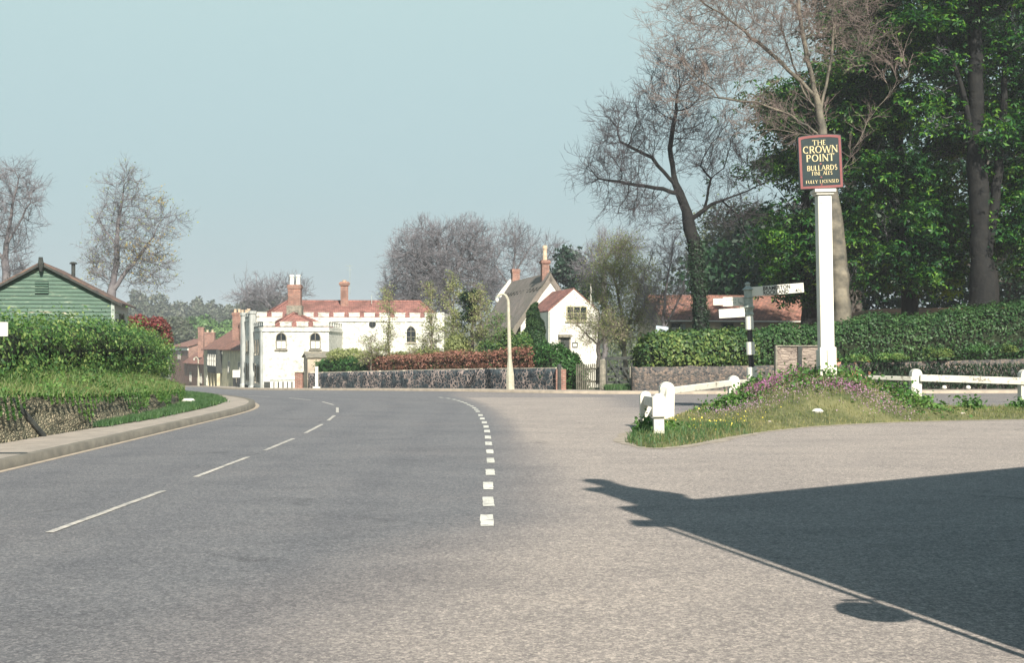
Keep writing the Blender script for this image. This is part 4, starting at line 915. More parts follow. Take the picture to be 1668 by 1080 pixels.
# picket fence, gate and posts
g = empty('picket_fence', (X(938, 48.7), 48.7, .0), 'grey weathered picket fence between the green hedge and the field gate', 'fence')
L0 = X(938, 48.7); L1 = X(979, 48.2); n = 13
for i in range(n):
    f = (i+.5)/n; x = (L1-L0)*f; h = 1.08+random.uniform(-.04, .04)
    MB().prism([(x-.025, .04), (x+.025, .04), (x+.025, h-.05), (x, h), (x-.025, h-.05)], -.012-.5*f, .012-.5*f, 'y').build('picket', M['fwood'], g)
MB().beam((-.0, .04, .85), (L1-L0, -.46, .85), .04, .07).beam((0, .04, .35), (L1-L0, -.46, .35), .04, .07).build('fence_rails', M['fwood'], g)
def gpost(label, px, d, py, wd, mm='gwood', pl=0):
    g = empty('gate_post', (X(px, d), d, 0), label, 'gate post', 'posts of the field gate'); h = Z(py, d)
    m = MB().lathe((0, 0, 0), [(wd/2*1.08, -.1), (wd/2, .3), (wd/2*.95, h-.06), (wd/2*.5, h)], 9); m.build('post_body', M[mm], g); return g
gpost('thick grey timber gatepost left of the field gate', 981.5, 47.8, 585, .26)
gp = gpost('shorter pale gatepost right of the field gate', 1028, 47.6, 597, .16)
gpost('thin dark post beside the pinkish brick pier', 911, 48.9, 593, .2, 'dwood')
g = empty('field_gate', (X(986, 48.6), 48.6, .1), 'dark timber field gate with crossed braces', 'gate'); gw = X(1030, 48.6)-X(986, 48.6); t0 = Z(584, 48.6)-.1
m = MB(); 
for z_ in (t0, t0-.42, t0-.72, t0-.95): m.beam((0, 0, z_), (gw, 0, z_+.02), .06, .12 if z_ == t0 else .09)
m.build('bars', M['dwood'], g)
MB().beam((.03, -.06, 0), (.03, -.06, t0+.05), .08, .06).beam((gw-.03, -.06, 0), (gw-.03, -.06, t0+.05), .08, .06).build('stiles', M['dwood'], g)
MB().beam((.1, -.1, t0-.02), (gw*.62, -.1, .1), .05, .06).beam((gw*.95, -.13, t0-.95), (gw*.42, -.13, t0), .05, .06).beam((gw*.36, -.16, t0-.9), (gw*.62, -.16, t0), .05, .05).build('braces', M['dwood'], g)
# ---------------------------------------------------------------- lamps
def lamp(label, px, d, ytop, s=1., flip=1):
    x = X(px, d); z = gz(x, d)+.2; h = Z(ytop, d)-z; g = empty('street_lamp', (x, d, z), label, 'street lamp', 'concrete street lamps', ry=R(-1.4))
    MB().lathe((0, 0, 0), [(.175*s, -.15), (.17*s, .55*s), (.12*s, .95*s), (.085*s, 1.3*s), (.062*s, h*.86), (.062*s, h*.88)], 8).build('column', M['concrete'], g)
    m = MB(); pts = [Vector((0, 0, h*.87))]+[Vector((-.24*s+.24*s*math.cos(a), 0, h*.87+.40*s*math.sin(a))) for a in np.linspace(.3, 2.0, 7)]; pts.append(pts[-1]+Vector((-.10*s, 0, -.06*s)))
    m.path(pts, [.062*s]*4+[.052*s]*5, 8); m.build('swan_neck', M['concrete'], g)
    c = pts[-1]; MB().lathe((c.x-.02, 0, c.z-.02*s), [(.03*s, .03*s), (.085*s, .0), (.085*s, -.03*s)][::-1], 10).build('lamp_cap', M['grey_paint'], g)
    MB().lathe((c.x-.02, 0, c.z-.26*s), [(.03*s, 0), (.07*s, .05*s), (.08*s, .13*s), (.06*s, .2*s)], 10).build('lamp_glass', M['white_clean'], g, smooth=True)
lamp('nearest pale concrete swan neck street lamp before the copper hedge', 831.5, 50.2, 473.5)
lamp('distant concrete street lamp by the cream house down the street', 373, 127.5, 571, 1.25)
lamp('smallest farthest street lamp pole in the village street', 324, 172, 582, 1.3)

# white marker post by wall end
g = empty('marker_post', (X(516, 67.0), 67.0, gz(X(516, 67.), 67.)+.2), 'thin white marker post before the far end of the flint wall', 'post')
MB().box(-.08, .08, -.06, .06, -.1, Z(597, 67)-g.location.z).build('post_body', M['white'], g, .01); MB().box(-.2, .2, -.15, .15, -.1, .08).build('foot', M['white'], g)
# ---------------------------------------------------------------- buildings
def plane(p0, p1):
    p0 = Vector(p0); p1 = Vector(p1); u = (p1-p0).normalized(); n = Vector((u.y, -u.x))
    return lambda a, out, z: (p0.x+u.x*a+n.x*out, p0.y+u.y*a+n.y*out, z)
def extr(m, F, poly, o0, o1):
    """poly in (u,z) extruded from out o0 to o1"""
    n = len(m.v); k = len(poly)
    for o in (o0, o1):
        for u, z in poly: m.v.append(F(u, o, z))
    m.f.append(tuple(range(n+k-1, n-1, -1))); m.f.append(tuple(range(n+k, n+2*k)))
    for i in range(k): j = (i+1) % k; m.f.append((n+j, n+i, n+k+i, n+k+j))
    return m
def rectp(a, b, c, d): return [(a, c), (b, c), (b, d), (a, d)]
def shape(uc, z0, wd, h, kind, g=0):
    w_ = wd/2+g
    if kind == 'rect': return rectp(uc-w_, uc+w_, z0-g, z0+h+g)
    if kind == 'round': return [(uc-w_, z0-g), (uc+w_, z0-g)]+[(uc+w_*math.cos(a), z0+h-wd/2+w_*math.sin(a)) for a in np.linspace(0, math.pi, 9)]
    if kind == 'point':
        s = z0+h-wd*.75; q = [(uc+w_, s), (uc+w_*.88, s+wd*.32), (uc+w_*.5, s+wd*.58), (uc, z0+h+g*1.4)]; return [(uc-w_, z0-g), (uc+w_, z0-g)]+q+[(2*uc-a, b) for a, b in q[:-1][::-1]]
    if kind == 'circle': return [(uc+w_*math.cos(a), z0+h/2+w_*math.sin(a)) for a in np.linspace(0, 2*math.pi, 13)[:-1]]
def ring(m, F, outer, inner, o0, o1):
    n = len(outer)
    for i in range(n):
        j = (i+1) % n; a, b, c, d = outer[i], outer[j], inner[j], inner[i]
        m.quad(F(a[0], o1, a[1]), F(b[0], o1, b[1]), F(c[0], o1, c[1]), F(d[0], o1, d[1]))
        m.quad(F(a[0], o0, a[1]), F(b[0], o0, b[1]), F(b[0], o1, b[1]), F(a[0], o1, a[1])); m.quad(F(d[0], o1, d[1]), F(c[0], o1, c[1]), F(c[0], o0, c[1]), F(d[0], o0, d[1]))
def window(parent, F, uc, z0, wd, h, kind='rect', bars=(1, 1), fm='white_clean', pane='glass', blind=0, sill='stone', fw_=.05, name='window', label=None):
    m = MB(); ring(m, F, shape(uc, z0, wd, h, kind), shape(uc, z0+fw_, wd-2*fw_, h-2*fw_, kind), .0, .05)
    for i in range(bars[0]): u = uc-wd/2+wd*(i+1)/(bars[0]+1); extr(m, F, rectp(u-.018, u+.018, z0+.05, z0+h-.06-(wd*.22 if kind == 'point' and 0 else 0)), .012, .035)
    for i in range(bars[1]): z = z0+h*(i+1)/(bars[1]+1); extr(m, F, rectp(uc-wd/2+.05, uc+wd/2-.05, z-.016, z+.016), .012, .033)
    w_ = m.build(name, M[fm], parent, world=True)
    if label: w_['label'] = label
    def sub(nm, poly, a, b, mm): 
        q = extr(MB(), F, poly, a, b); q.v = [tuple(Vector(v)-parent.location) for v in q.v]; o = q.build(nm, M[mm], w_); return o
    sub('pane', shape(uc, z0+fw_*.9, wd-1.8*fw_, h-1.8*fw_, kind), -.02, .010, pane)
    if blind: sub('curtain', rectp(uc-wd/2+fw_*1.3, uc+wd/2-fw_*1.3, z0+fw_*1.3, z0+h*blind), .0102, .0115, 'curtain')
    if sill: sub('sill', rectp(uc-wd/2-.07, uc+wd/2+.07, z0-.09, z0-.012), 0, .1, sill)
    return w_
def crenel(parent, p0, p1, zt, h=.24, mw=.72, gap=.33, th=.3, band=True, mm='lime', start=0.):
    F = plane(p0, p1); L = (Vector(p1)-Vector(p0)).length; m = MB(); u = start
    while u < L-.1:
        e_ = min(u+mw, L); extr(m, F, rectp(u, e_, zt-h, zt), -th, .012); extr(m, F, rectp(u-.03, e_+.03, zt+.003, zt+.05), -th-.03, .04); u += mw+gap
    if band: extr(m, F, rectp(-.05, L+.05, zt-h-.34, zt-h-.27), -.05, .07)
    return m.build('parapet', M[mm], parent, world=True)
def prismw(m, poly, z0, z1): return m.prism(poly, z0, z1)
def chimney(parent, x, y, wd, dp, z0, z1, pots=2, ph=.45, mm='brick', pot='pot', rz=0, flare=.06):
    m = MB(); c, s = math.cos(rz), math.sin(rz)
    def bx_(a, z_0, z_1): hw, hd_ = wd/2+a, dp/2+a; m.prism([(x+c*u-s*v, y+s*u+c*v) for u, v in ((-hw, -hd_), (hw, -hd_), (hw, hd_), (-hw, hd_))], z_0, z_1)
    bx_(0, z0, z1-.28); bx_(flare*.6, z1-.279, z1-.19); bx_(flare, z1-.189, z1-.08); bx_(flare*.4, z1-.079, z1)
    o = m.build('chimney', M[mm], parent, world=True)
    for i in range(pots):
        u = 0 if pots == 1 else -wd/2+wd*(i+.5)/pots; r = min(.16, wd/pots*.36)
        q = MB().lathe((x+c*u, y+s*u, z1), [(r, -.03), (r*.9, ph*.7), (r*1.12, ph*.8), (r, ph)], 10); q.v = [tuple(Vector(v)-parent.location) for v in q.v]; q.build('chimney_pot', M[pot], o)
    return o
def hiproof(parent, c4, ze, r0, r1, zr, mm='tile', th=.06, name='roof'):
    """c4: corners ccw from front left; r0,r1 ridge ends"""
    m = MB(); E = [(x, y, ze) for x, y in c4]; a = (r0[0], r0[1], zr); b = (r1[0], r1[1], zr)
    m.quad(E[0], E[1], b, a); m.quad(E[1], E[2], b); m.quad(E[2], E[3], a, b); m.quad(E[3], E[0], a)
    m.quad(E[3], E[2], E[1], E[0])
    o = m.build(name, M[mm], parent, world=True)
    rd = MB(); 
    for p, q in ((a, b), (E[0], a), (E[1], b), (E[3], a), (E[2], b)): 
        if (Vector(p)-Vector(q)).length > .2: rd.cyl(Vector(p)+Vector((0, 0, .02)), Vector(q)+Vector((0, 0, .02)), .09, .09, 6)
    rd.v = [tuple(Vector(v)-parent.location) for v in rd.v]; rd.build('ridge_tiles', M[mm], o); return o
def gable_house(root, p0, p1, depth, z0, ze, zr, wallm, roofm, over=.2, th=.1, gable_x=True, split=.5, roofname='roof'):
    """p0->p1 is the front line (left to right seen from outside); gable_x: ridge parallel to the front"""
    F = plane(p0, p1); L = (Vector(p1)-Vector(p0)).length; m = MB()
    if gable_x:
        P_ = [(0, z0), (0, ze), (-depth*split, zr), (-depth, ze), (-depth, z0)]
        n = len(m.v)
        for u in (0, L):
            for o, z in P_: m.v.append(F(u, o, z))
        m.f += [(0, 1, 2, 3, 4), (9, 8, 7, 6, 5), (1, 0, 5, 6), (3, 8, 9, 4)]
        m.build('wall', M[wallm], root, world=True)
        m = MB(); k = (zr-ze)/(depth*split); k2 = (zr-ze)/(depth*(1-split))
        for (o0, za, o1, zb_) in ((over, ze-over*k, -depth*split, zr), (-depth*split, zr, -depth-over, ze-over*k2)):
            V = [F(-over, o0, za+.02), F(L+over, o0, za+.02), F(L+over, o1, zb_+.02), F(-over, o1, zb_+.02)]; T = [(v[0], v[1], v[2]+th) for v in V]
            m.quad(*T); m.quad(*V[::-1])
            for i in range(4): j = (i+1) % 4; m.quad(V[i], V[j], T[j], T[i])
        ro = m.build(roofname, M[roofm], root, world=True)
        rd = MB().cyl(Vector(F(-over, -depth*split, zr+th)), Vector(F(L+over, -depth*split, zr+th)), .11, .11, 8); rd.v = [tuple(Vector(v)-root.location) for v in rd.v]; rd.build('ridge_tiles', M[roofm], ro)
    else:
        P_ = [(0, z0), (L, z0), (L, ze), (L*split, zr), (0, ze)]
        extr(m, F, P_, -depth, 0); m.build('wall', M[wallm], root, world=True)
        m = MB(); k = (zr-ze)/(L*split); k2 = (zr-ze)/(L*(1-split))
        for (u0, za, u1, zb_) in ((-over, ze-over*k, L*split, zr), (L*split, zr, L+over, ze-over*k2)):
            V = [F(u0, over, za+.02), F(u1, over, zb_+.02), F(u1, -depth-over, zb_+.02), F(u0, -depth-over, za+.02)]; T = [(v[0], v[1], v[2]+th) for v in V]
            m.quad(*T); m.quad(*V[::-1])
            for i in range(4): j = (i+1) % 4; m.quad(V[i], V[j], T[j], T[i])
        m.build(roofname, M[roofm], root, world=True)
    return F

# --- castellated white house
zb0 = gz(-15.8, 78)
cs = empty('castellated_house', (-15.8, 78, zb0), 'long white castellated house with red hipped roofs and arched windows', 'house')
A_, B_ = (-15.8, 78), (-11.68, 78.3); A2 = (-17.65, 83.7); G_ = (-19.3, 88.6)
zf = Z(525, 78); zh = Z(510.5, 85)
m = MB().prism([A_, B_, (-11.68, 84.6), A2], zb0-1, zf-.30); m.build('wall', M['lime'], cs, world=True)
m = MB().prism([(-17.66, 83.71), (-4.8, 86), (-4.6, 93), (-20.8, 94), G_], zb0-1.5, zh-.28); m.build('wall', M['lime'], cs, world=True)
for a, b_, zt in ((A_, B_, zf), (B_, (-11.68, 84.4), zf), (A2, A_, zf), ((-17.66, 83.71), (-4.8, 86), zh), ((-4.8, 86), (-4.6, 93), zh), (G_, A2, zh+.02)): crenel(cs, a, b_, zt, mm='lime' if a != A2 and a != G_ else 'lime_shaded', start=.0 if a != (-17.66, 83.71) else .2)
FA = plane(A_, B_)
for px in (458.2, 513.3): window(cs, FA, X(px, 78.1)+15.8, Z(569, 78.1), .68, Z(541.5, 78.1)-Z(569, 78.1), 'round', (1, 1), 'gwood', 'glass', .52, 'gwood', .05)
FM = plane((-17.66, 83.71), (-4.8, 86)); um = lambda px, d: (X(px, d)+17.66)*1.015
window(cs, FM, um(669.5, 85.6), Z(558, 85.6), .72, Z(530.5, 85.6)-Z(558, 85.6), 'point', (1, 2), 'gwood', 'glass', 0, 'stone')
window(cs, FM, um(607, 85.2), Z(534, 85.2), .5, .5, 'circle', (1, 1), 'dwood', 'glass', 0, None)
window(cs, FM, um(538, 84.8), Z(575, 84.8), .28, 1.15, 'rect', (0, 2), 'dwood', 'glass', 0, None)
for px in (627, 641, 661, 713): # pilaster strips
    extr(MB(), FM, rectp(um(px, 85.4)-.05, um(px, 85.4)+.05, zb0, zh-.6), 0, .06).build('pilaster', M['lime'], cs, world=True)
extr(MB(), FM, rectp(12.55, 13.1, zb0, zh+.1), -.5, .12).build('corner_turret', M['lime'], cs, world=True)
FS = plane(G_, A_); Ls = (Vector(A_)-Vector(G_)).length
for f, tt in ((.02, zh+.15), (.5, zh+.12), (.985, zf-.35)):
    k_ = .55 if f > .9 else .9; p = Vector(FS(Ls*f, .05, 0)); MB().lathe((p.x, p.y, 0), [(.34*k_, zb0-.8), (.34*k_, zb0+.1), (.27*k_, zb0+.2), (.27*k_, tt-.25), (.33*k_, tt-.2), (.33*k_, tt)], 8).build('street_turret', M['lime_shaded'], cs, world=True)
extr(MB(), FS, rectp(.1, Ls*.97, zb0-.8, zb0+.12), 0, .05).build('dark_base_strip', M['dwood'], cs, world=True)
for f in (.14, .26, .38, .62, .75, .87):
    window(cs, FS, Ls*f, zb0+2.35, .5, .95, 'point', (1, 1), 'gwood', 'glass', .5, 'stone'); window(cs, FS, Ls*f, zb0+.5, .55, 1.2, 'point', (1, 1), 'gwood', 'glass', 0, 'stone')
hiproof(cs, [(-17.2, 84.1), (-5.1, 86.3), (-4.95, 92.7), (-20, 93.6)], zh-.45, (X(468, 89), 89.), (X(684, 89.4), 89.4), Z(491, 89))
hiproof(cs, [(-15.4, 78.4), (-12., 78.6), (-12., 84), (-17.1, 83.5)], zf-.42, (X(478, 80.6), 80.6), (X(484, 82), 82.5), Z(511, 81))
chimney(cs, X(480.5, 82.3), 82.3, .84, .62, zf-.2, Z(464, 82.3), 2, .68, 'brick', 'white_clean')
MB().box(X(480.5, 82.3)-.5, X(480.5, 82.3)+.5, 81.9, 82.7, zf+.2, Z(498, 82.3)).build('chimney_foot', M['gwood'], cs, world=True)
c2 = chimney(cs, X(561, 88.2), 88.2, .55, .55, zh-.3, Z(459, 88.2), 1, .12, 'brick', 'pot', R(8), .12)
MB().box(X(561, 88.2)-.42, X(561, 88.2)+.42, 87.75, 88.6, Z(505, 88.2), Z(500, 88.2)).build('flashing', M['lead'], cs, world=True)
m = MB().cyl((X(570, 89), 89, Z(480, 89)), (X(570, 89), 89, Z(431, 89)), .018, .015, 5).cyl((X(563, 89), 89, Z(433, 89)), (X(576, 89), 89, Z(433, 89)), .012, .012, 5).cyl((X(565, 89), 89, Z(439, 89)), (X(575, 89), 89, Z(439, 89)), .012, .012, 5); m.build('aerial', M['grey_paint'], cs, world=True)
MB().box(X(605, 88), X(605, 88)+.04, 88, 88.04, Z(495, 88), Z(480, 88)).build('aerial_stub', M['grey_paint'], cs, world=True)
# outbuilding in front
ob = empty('outbuilding', (X(500, 72.6), 72.6, gz(-12, 72.6)), 'low brown roofed outbuilding in front of the white castellated house', 'outbuilding')
gable_house(ob, (X(501, 72.6), 72.6), (X(560, 73.2), 73.2), 2., gz(-12, 72.6), Z(583, 72.6), Z(577, 72.6), 'barnwall', 'gwood', .1, .06)
# little white balustrade posts
for i, px in enumerate((443, 450, 457.5, 465, 472, 479.5, 487)):
    d = 76.9-i*.25; x = X(px, d); g = empty('white_bollard', (x, d, gz(x, d)+.18), ('leftmost', 'second from the left', 'third from the left', 'middle', 'third from the right', 'second from the right', 'rightmost')[i]+' small white post at the foot of the castellated house', 'bollard', 'small white posts below the white house')
    MB().prism([(-.09, -.1), (.09, -.1), (.09, .36), (.05, .42), (-.05, .42), (-.09, .36)], -.09, .09, 'y').build('post_body', M['white_clean'], g)
g = empty('low_rail', (X(440, 77.3), 77.3, gz(X(440, 77), 77)+.15), 'thin bluish rail over the row of small white posts', 'rail'); MB().beam((0, 0, .50), (1.95, -1.6, .56), .06, .07).build('rail_bar', M['grey_paint'], g)

extr(MB(), FA, rectp(.05, 4.1, zb0-.6, Z(622, 78)), 0, .06).build('dark_base_strip', M['dwood'], cs, world=True)  # bluish shadow along the front wall foot, put in as a dark strip
# --- thatched cottage and its white extension (one house)
ct = empty('thatched_cottage', (4.2, 80, gz(4.2, 80)), 'white cottage with grey thatch, two brick chimneys and a red tiled gabled wing', 'cottage')
ux = Vector((-.225, .974)); rx_ = Vector((.974, .225))
def CP(o, a, b): return (o[0]+rx_.x*a+ux.x*b, o[1]+rx_.y*a+ux.y*b)
zc0 = gz(4, 80)-.3
E0 = (X(893.5, 80), 80.3)   # wing front left corner
p0, p1 = E0, CP(E0, 3.45, 0)
FE = gable_house(ct, p0, p1, 5.75, zc0, Z(508, 80.3), Z(471, 80.5), 'cottage', 'tile', .02, .08, False, .5)
ue = lambda px: (X(px, 80.6)-E0[0])/.974
window(ct, FE, ue(939.5), Z(522.5, 80.5), 1.42, .98, 'rect', (2, 1), 'cream', 'glass', 0, 'stone', .07)
m = MB(); extr(m, FE, rectp(ue(912), ue(927), zc0, Z(552, 80.5)), -.05, .02); dm = m.build('door', M['dwood'], ct, world=True)
m = MB(); ring(m, FE, rectp(ue(910), ue(929), zc0, Z(549, 80.5)), rectp(ue(912.5), ue(926.5), zc0, Z(552, 80.5)), 0, .08); m.build('door_frame', M['gwood'], ct, world=True)
extr(MB(), FE, rectp(ue(909), ue(930), Z(549.5, 80.5), Z(545, 80.5)), 0, .25).build('door_hood', M['gwood'], ct, world=True)
window(ct, FE, ue(936.5), Z(566, 80.5), .36, .34, 'rect', (0, 0), 'dwood', 'curtain', 0, None, .05)
extr(MB(), FE, rectp(ue(893.9), ue(895.3), zc0, Z(508, 80.5)), .0, .06).build('downpipe', M['grey_paint'], ct, world=True)
extr(MB(), FE, rectp(ue(961.5), ue(963.5), zc0, Z(462, 80.5)), .02, .09).build('vent_pipe', M['white_clean'], ct, world=True)
# main thatched range behind left
C0 = CP(E0, -.55, 5.5); q0, q1 = C0, CP(C0, 4.3, 0)
zE, zR = Z(519, 86), Z(451, 86)
FC = plane(q0, q1); m = MB(); extr(m, FC, [(0, zc0), (4.3, zc0), (4.3, zE), (2.15, zR-.3), (0, zE)], -12, 0); m.build('wall', M['cottage'], ct, world=True)
# thatch: thick, rounded shell
nb, na = 40, 17; V = []; cl_ = [(-.75, zE-1.15), (-.45, zE-.55)]+[( -.45+(2.6)*f, (zE-.55)+(zR-zE+.75)*f) for f in np.linspace(.08, .93, 7)]+[(2.15, zR+.28)]
cl_ = cl_+[(4.3-a, b) for a, b in cl_[:-1][::-1]]; na = len(cl_)
inn_ = [(a+(.28 if a < 2.1 else (-.28 if a > 2.2 else 0)), b-.17) for a, b in cl_]
rt = np.random.default_rng(9)
for i in range(nb+1):
    b = .07-12.3*i/nb
    for a, z in cl_+inn_[::-1]: V.append(FC(a+rt.normal(0, .012), b, z+rt.normal(0, .015)+.05*math.sin(b*.9)))
n2 = 2*na; F = gridfaces(nb+1, n2); wrap = np.array([[i*n2+n2-1, i*n2, (i+1)*n2, (i+1)*n2+n2-1] for i in range(nb)])
caps = []
for i in (0, nb):
    for k_ in range(na-1): caps.append([i*n2+k_, i*n2+k_+1, i*n2+n2-2-k_, i*n2+n2-1-k_])
me_v = np.array(V)-np.array(ct.location)
mm_ = MB(); mm_.v = [tuple(v) for v in me_v]; mm_.f = [tuple(int(q) for q in f) for f in np.concatenate([F, wrap, np.array(caps)])]
th_ = mm_.build('thatch', M['thatch'], ct)
# raised ridge block with scalloped edge
m = MB(); 
for i in range(24):
    u0 = .12-12.1*i/24; u1 = .12-12.1*(i+1)/24
    for sgn in (1, -1):
        P = lambda f, u, e: FC(2.15-sgn*(2.6*(1-f)), u, (zE-.55)+(zR-zE+.75)*f+e)
        lo = .74-.05*(i % 2)
        a, b, c, d = P(lo, u0, .07), P(lo, u1, .07), P(1.0, u1, .13), P(1.0, u0, .13); m.quad(a, b, c, d) if sgn > 0 else m.quad(d, c, b, a)
        a2_, b2_ = P(lo, u0, -.02), P(lo, u1, -.02); m.quad(a2_, b2_, b, a) if sgn > 0 else m.quad(a, b, b2_, a2_)
m.v = [tuple(Vector(v)-ct.location) for v in m.v]; m.build('ridge_block', M['thatch'], th_)
pc1 = FC(2.0, -1., 0); chimney(ct, pc1[0]+.0, pc1[1], .52, .5, zR-.5, Z(424, 87), 1, 1.05, 'brick', 'pot', .22, .09)
pc2 = FC(2.0, -12.2, 0); chimney(ct, X(839.5, pc2[1]), pc2[1], .6, .6, zE+.5, Z(438.5, pc2[1]), 0, .3, 'brick', 'pot', .22, .05)
extr(MB(), FC, [(.9, Z(484, 98)), (1.3, Z(484, 98)), (2.3, Z(455, 98)), (2.0, Z(455, 98))], -12.3, -12.2).build('gable_edge', M['cottage'], ct, world=True)
FL = plane(CP(C0, 0, 9), C0)
window(ct, FL, 6.9, Z(553, 86), .5, 1.1, 'rect', (1, 1), 'white_clean', 'glass', 0, 'stone'); window(ct, FL, 3., zc0+1., .7, 1., 'rect', (1, 1), 'white_clean', 'glass', 0, 'stone')

# --- low barn with red pantiles
zb_ = gz(14, 75)
bn = empty('pantiled_barn', (X(1078, 74), 74, zb_), 'long low outbuilding with a red pantiled roof behind the laurel hedge', 'barn')
b0, b1 = (X(1082, 74), 74.0), (X(1330, 76), 76.)
FB = gable_house(bn, b0, b1, 5.2, zb_-.2, Z(521, 74), Z(484.5, 76.6), 'barnwall', 'tile_old', .25, .08, True, .5)
ub = lambda px: (X(px, 74.3)-b0[0])
for px, w_, nm in ((1102, .75, 'window'), (1190, .8, 'window')): window(bn, FB, ub(px), Z(545, 74.2), w_, .72, 'rect', (1, 1), 'gwood', 'glass', .6, 'stone')
for px in (1112.5, 1133): extr(MB(), FB, rectp(ub(px)-.16, ub(px)+.16, zb_, Z(528, 74.2)), 0, .05).build('door', M['grey_paint'] if px < 1120 else M['dwood'], bn, world=True)
extr(MB(), FB, rectp(0, 9.6, Z(522.5, 74)-.05, Z(520.5, 74)-.05), .2, .3).build('gutter_board', M['white_clean'], bn, world=True)

# --- green shed behind the left hedge
sd_ = 46.; s1 = (X(187, sd_), sd_); s0 = (s1[0]-.979*5.1, s1[1]-.204*5.1)
zs = 1.2
sh = empty('green_shed', (s0[0], sd_, zs), 'peeling green weatherboarded shed behind the left hedge', 'shed')
zeave, zapx = Z(490, sd_), Z(433, sd_)
Ls_ = s1[0]-s0[0]; FSd = plane(s0, s1); sp_ = .505
m = MB(); extr(m, FSd, [(0, zs-.6), (Ls_, zs-.6), (Ls_, zeave), (Ls_*sp_, zapx), (0, Z(495, sd_))], -5, 0)
# right side turned wall seen obliquely
m.build('wall_core', M['dwood'], sh, world=True)
def shz(u): return (Z(495, sd_)+(zapx-Z(495, sd_))*u/(Ls_*sp_)) if u < Ls_*sp_ else (zapx+(zeave-zapx)*(u-Ls_*sp_)/(Ls_*(1-sp_)))
m = MB(); zz = zs-.5; bhh = .145
while zz < zapx-.05:
    kz = zz+bhh
    # board clipped to the gable line
    us = [u for u in np.linspace(0, Ls_, 200) if shz(u) > zz+.05]
    if us:
        a, b = us[0], us[-1]; t_ = [u for u in np.linspace(0, Ls_, 200) if shz(u) > kz]; a2__, b2__ = (t_[0], t_[-1]) if t_ else ((a+b)/2-.01, (a+b)/2+.01)
        m.quad(FSd(a, .05, zz), FSd(b, .05, zz), FSd(b2__, .012, kz), FSd(a2__, .012, kz)); m.quad(FSd(a, .008, zz), FSd(b, .008, zz), FSd(b, .05, zz), FSd(a, .05, zz))
    zz += bhh
m.build('weatherboards', M['green'], sh, world=True)
FS2 = plane(s1, (X(209, 51), 51)); L2 = (Vector((X(209, 51), 51))-Vector(s1)).length
m = MB(); extr(m, FS2, rectp(0.02, L2, zs-.6, zeave), -1.2, 0); zz = zs-.5
m.build('side_wall', M['grey_paint'], sh, world=True)
window(sh, FS2, L2*.45, zs+.9, 1.5, .9, 'rect', (2, 1), 'gwood', 'glass', 0, 'gwood'); 
m = MB(); extr(m, FSd, rectp(Ls_-.02, Ls_+.1, zs-.6, zeave), -.06, .08); m.build('corner_board', M['grey_paint'], sh, world=True)
m = MB(); k1 = Ls_*sp_
for (ua, za, ub_, zbb) in ((-.5, Z(495, sd_)-.28, k1, zapx+.02), (k1, zapx+.02, Ls_+.4, zeave-.18)):
    Vv = [FSd(ua, .22, za+.04), FSd(ub_, .22, zbb+.04), FSd(ub_, -5.2, zbb+.04), FSd(ua, -5.2, za+.04)]; T = [(v[0], v[1], v[2]+.06) for v in Vv]
    m.quad(*T); m.quad(*Vv[::-1])
    for i in range(4): j = (i+1) % 4; m.quad(Vv[i], Vv[j], T[j], T[i])
m.build('roof', simple('rusty_felt_roof', (.16, .10, .075), .8, (.06, .05, .05), 3), sh, world=True)
m = MB()
for (ua, za, ub_, zbb) in ((-.5, Z(495, sd_)-.28, k1, zapx+.02), (k1, zapx+.02, Ls_+.4, zeave-.18)): extr(m, FSd, [(ua, za-.05), (ub_, zbb-.05), (ub_, zbb+.035), (ua, za+.035)], .19, .23)
m.build('barge_board', M['dwood'], sh, world=True)
p = FSd(k1, .25, zapx+.05); MB().cyl(p, (p[0], p[1]-.02, p[2]+.22), .1, .07, 8).cyl((p[0], p[1]+.0, p[2]-.3), p, .05, .12, 8).build('finial', M['dwood'], sh, world=True)
m = MB(); uv0 = Ls_*sp_-.24; uv1 = Ls_*sp_+.24; zv0, zv1 = Z(479, sd_), Z(460, sd_)
extr(m, FSd, rectp(uv0, uv1, zv0, zv1), 0, .06); vt = m.build('vent', M['black'], sh, world=True)
m = MB()
for i in range(5): z_ = zv0+(zv1-zv0)*(i+.1)/5; m.quad(FSd(uv0, .12, z_), FSd(uv1, .12, z_), FSd(uv1, .07, z_+.055), FSd(uv0, .07, z_+.055))
m.v = [tuple(Vector(v)-sh.location) for v in m.v]; m.build('louvres', M['green'], vt)
cx_ = X(119.5, 48); MB().cyl((cx_, 48, Z(452, 48)), (cx_, 48, Z(430, 48)), .075, .075, 10).lathe((cx_, 48, Z(430, 48)), [(.14, 0), (.15, .03), (.09, .08)], 10).build('stove_pipe', M['dwood'], sh, world=True)

# --- village street houses
z1_ = gz(-33, 140)
v1 = empty('cream_house', (-29.8, 131, z1_), 'cream house with an orange red tiled roof further down the street', 'house')
F1 = gable_house(v1, (-38.4, 153), (-30.2, 131), 7, z1_-1, 1.75, 4.0, 'cream', 'tile_old', .3, .1)
L_ = (Vector((-38.4, 153))-Vector((-30.2, 131))).length
extr(MB(), F1, rectp(L_*.42, L_*.78, z1_+1.7, 1.6), 0, .7).build('bay', M['dwood'], v1, world=True)
for f in (.46, .55, .64, .73): window(v1, plane(F1(0, .7, 0)[:2], F1(L_, .7, 0)[:2]), L_*f, z1_+2.5, 1.1, 1.3, 'rect', (1, 1), 'white_clean', 'glass', 0, None)
for f in (.42, .54, .66, .78): extr(MB(), F1, rectp(L_*f-.15, L_*f+.15, z1_-.6, z1_+1.7), .3, .65).build('porch_post', M['cream'], v1, world=True)
window(v1, F1, L_*.9, z1_+2.2, 1.1, 1.2, 'rect', (1, 1), 'white_clean', 'glass', 0, 'stone')
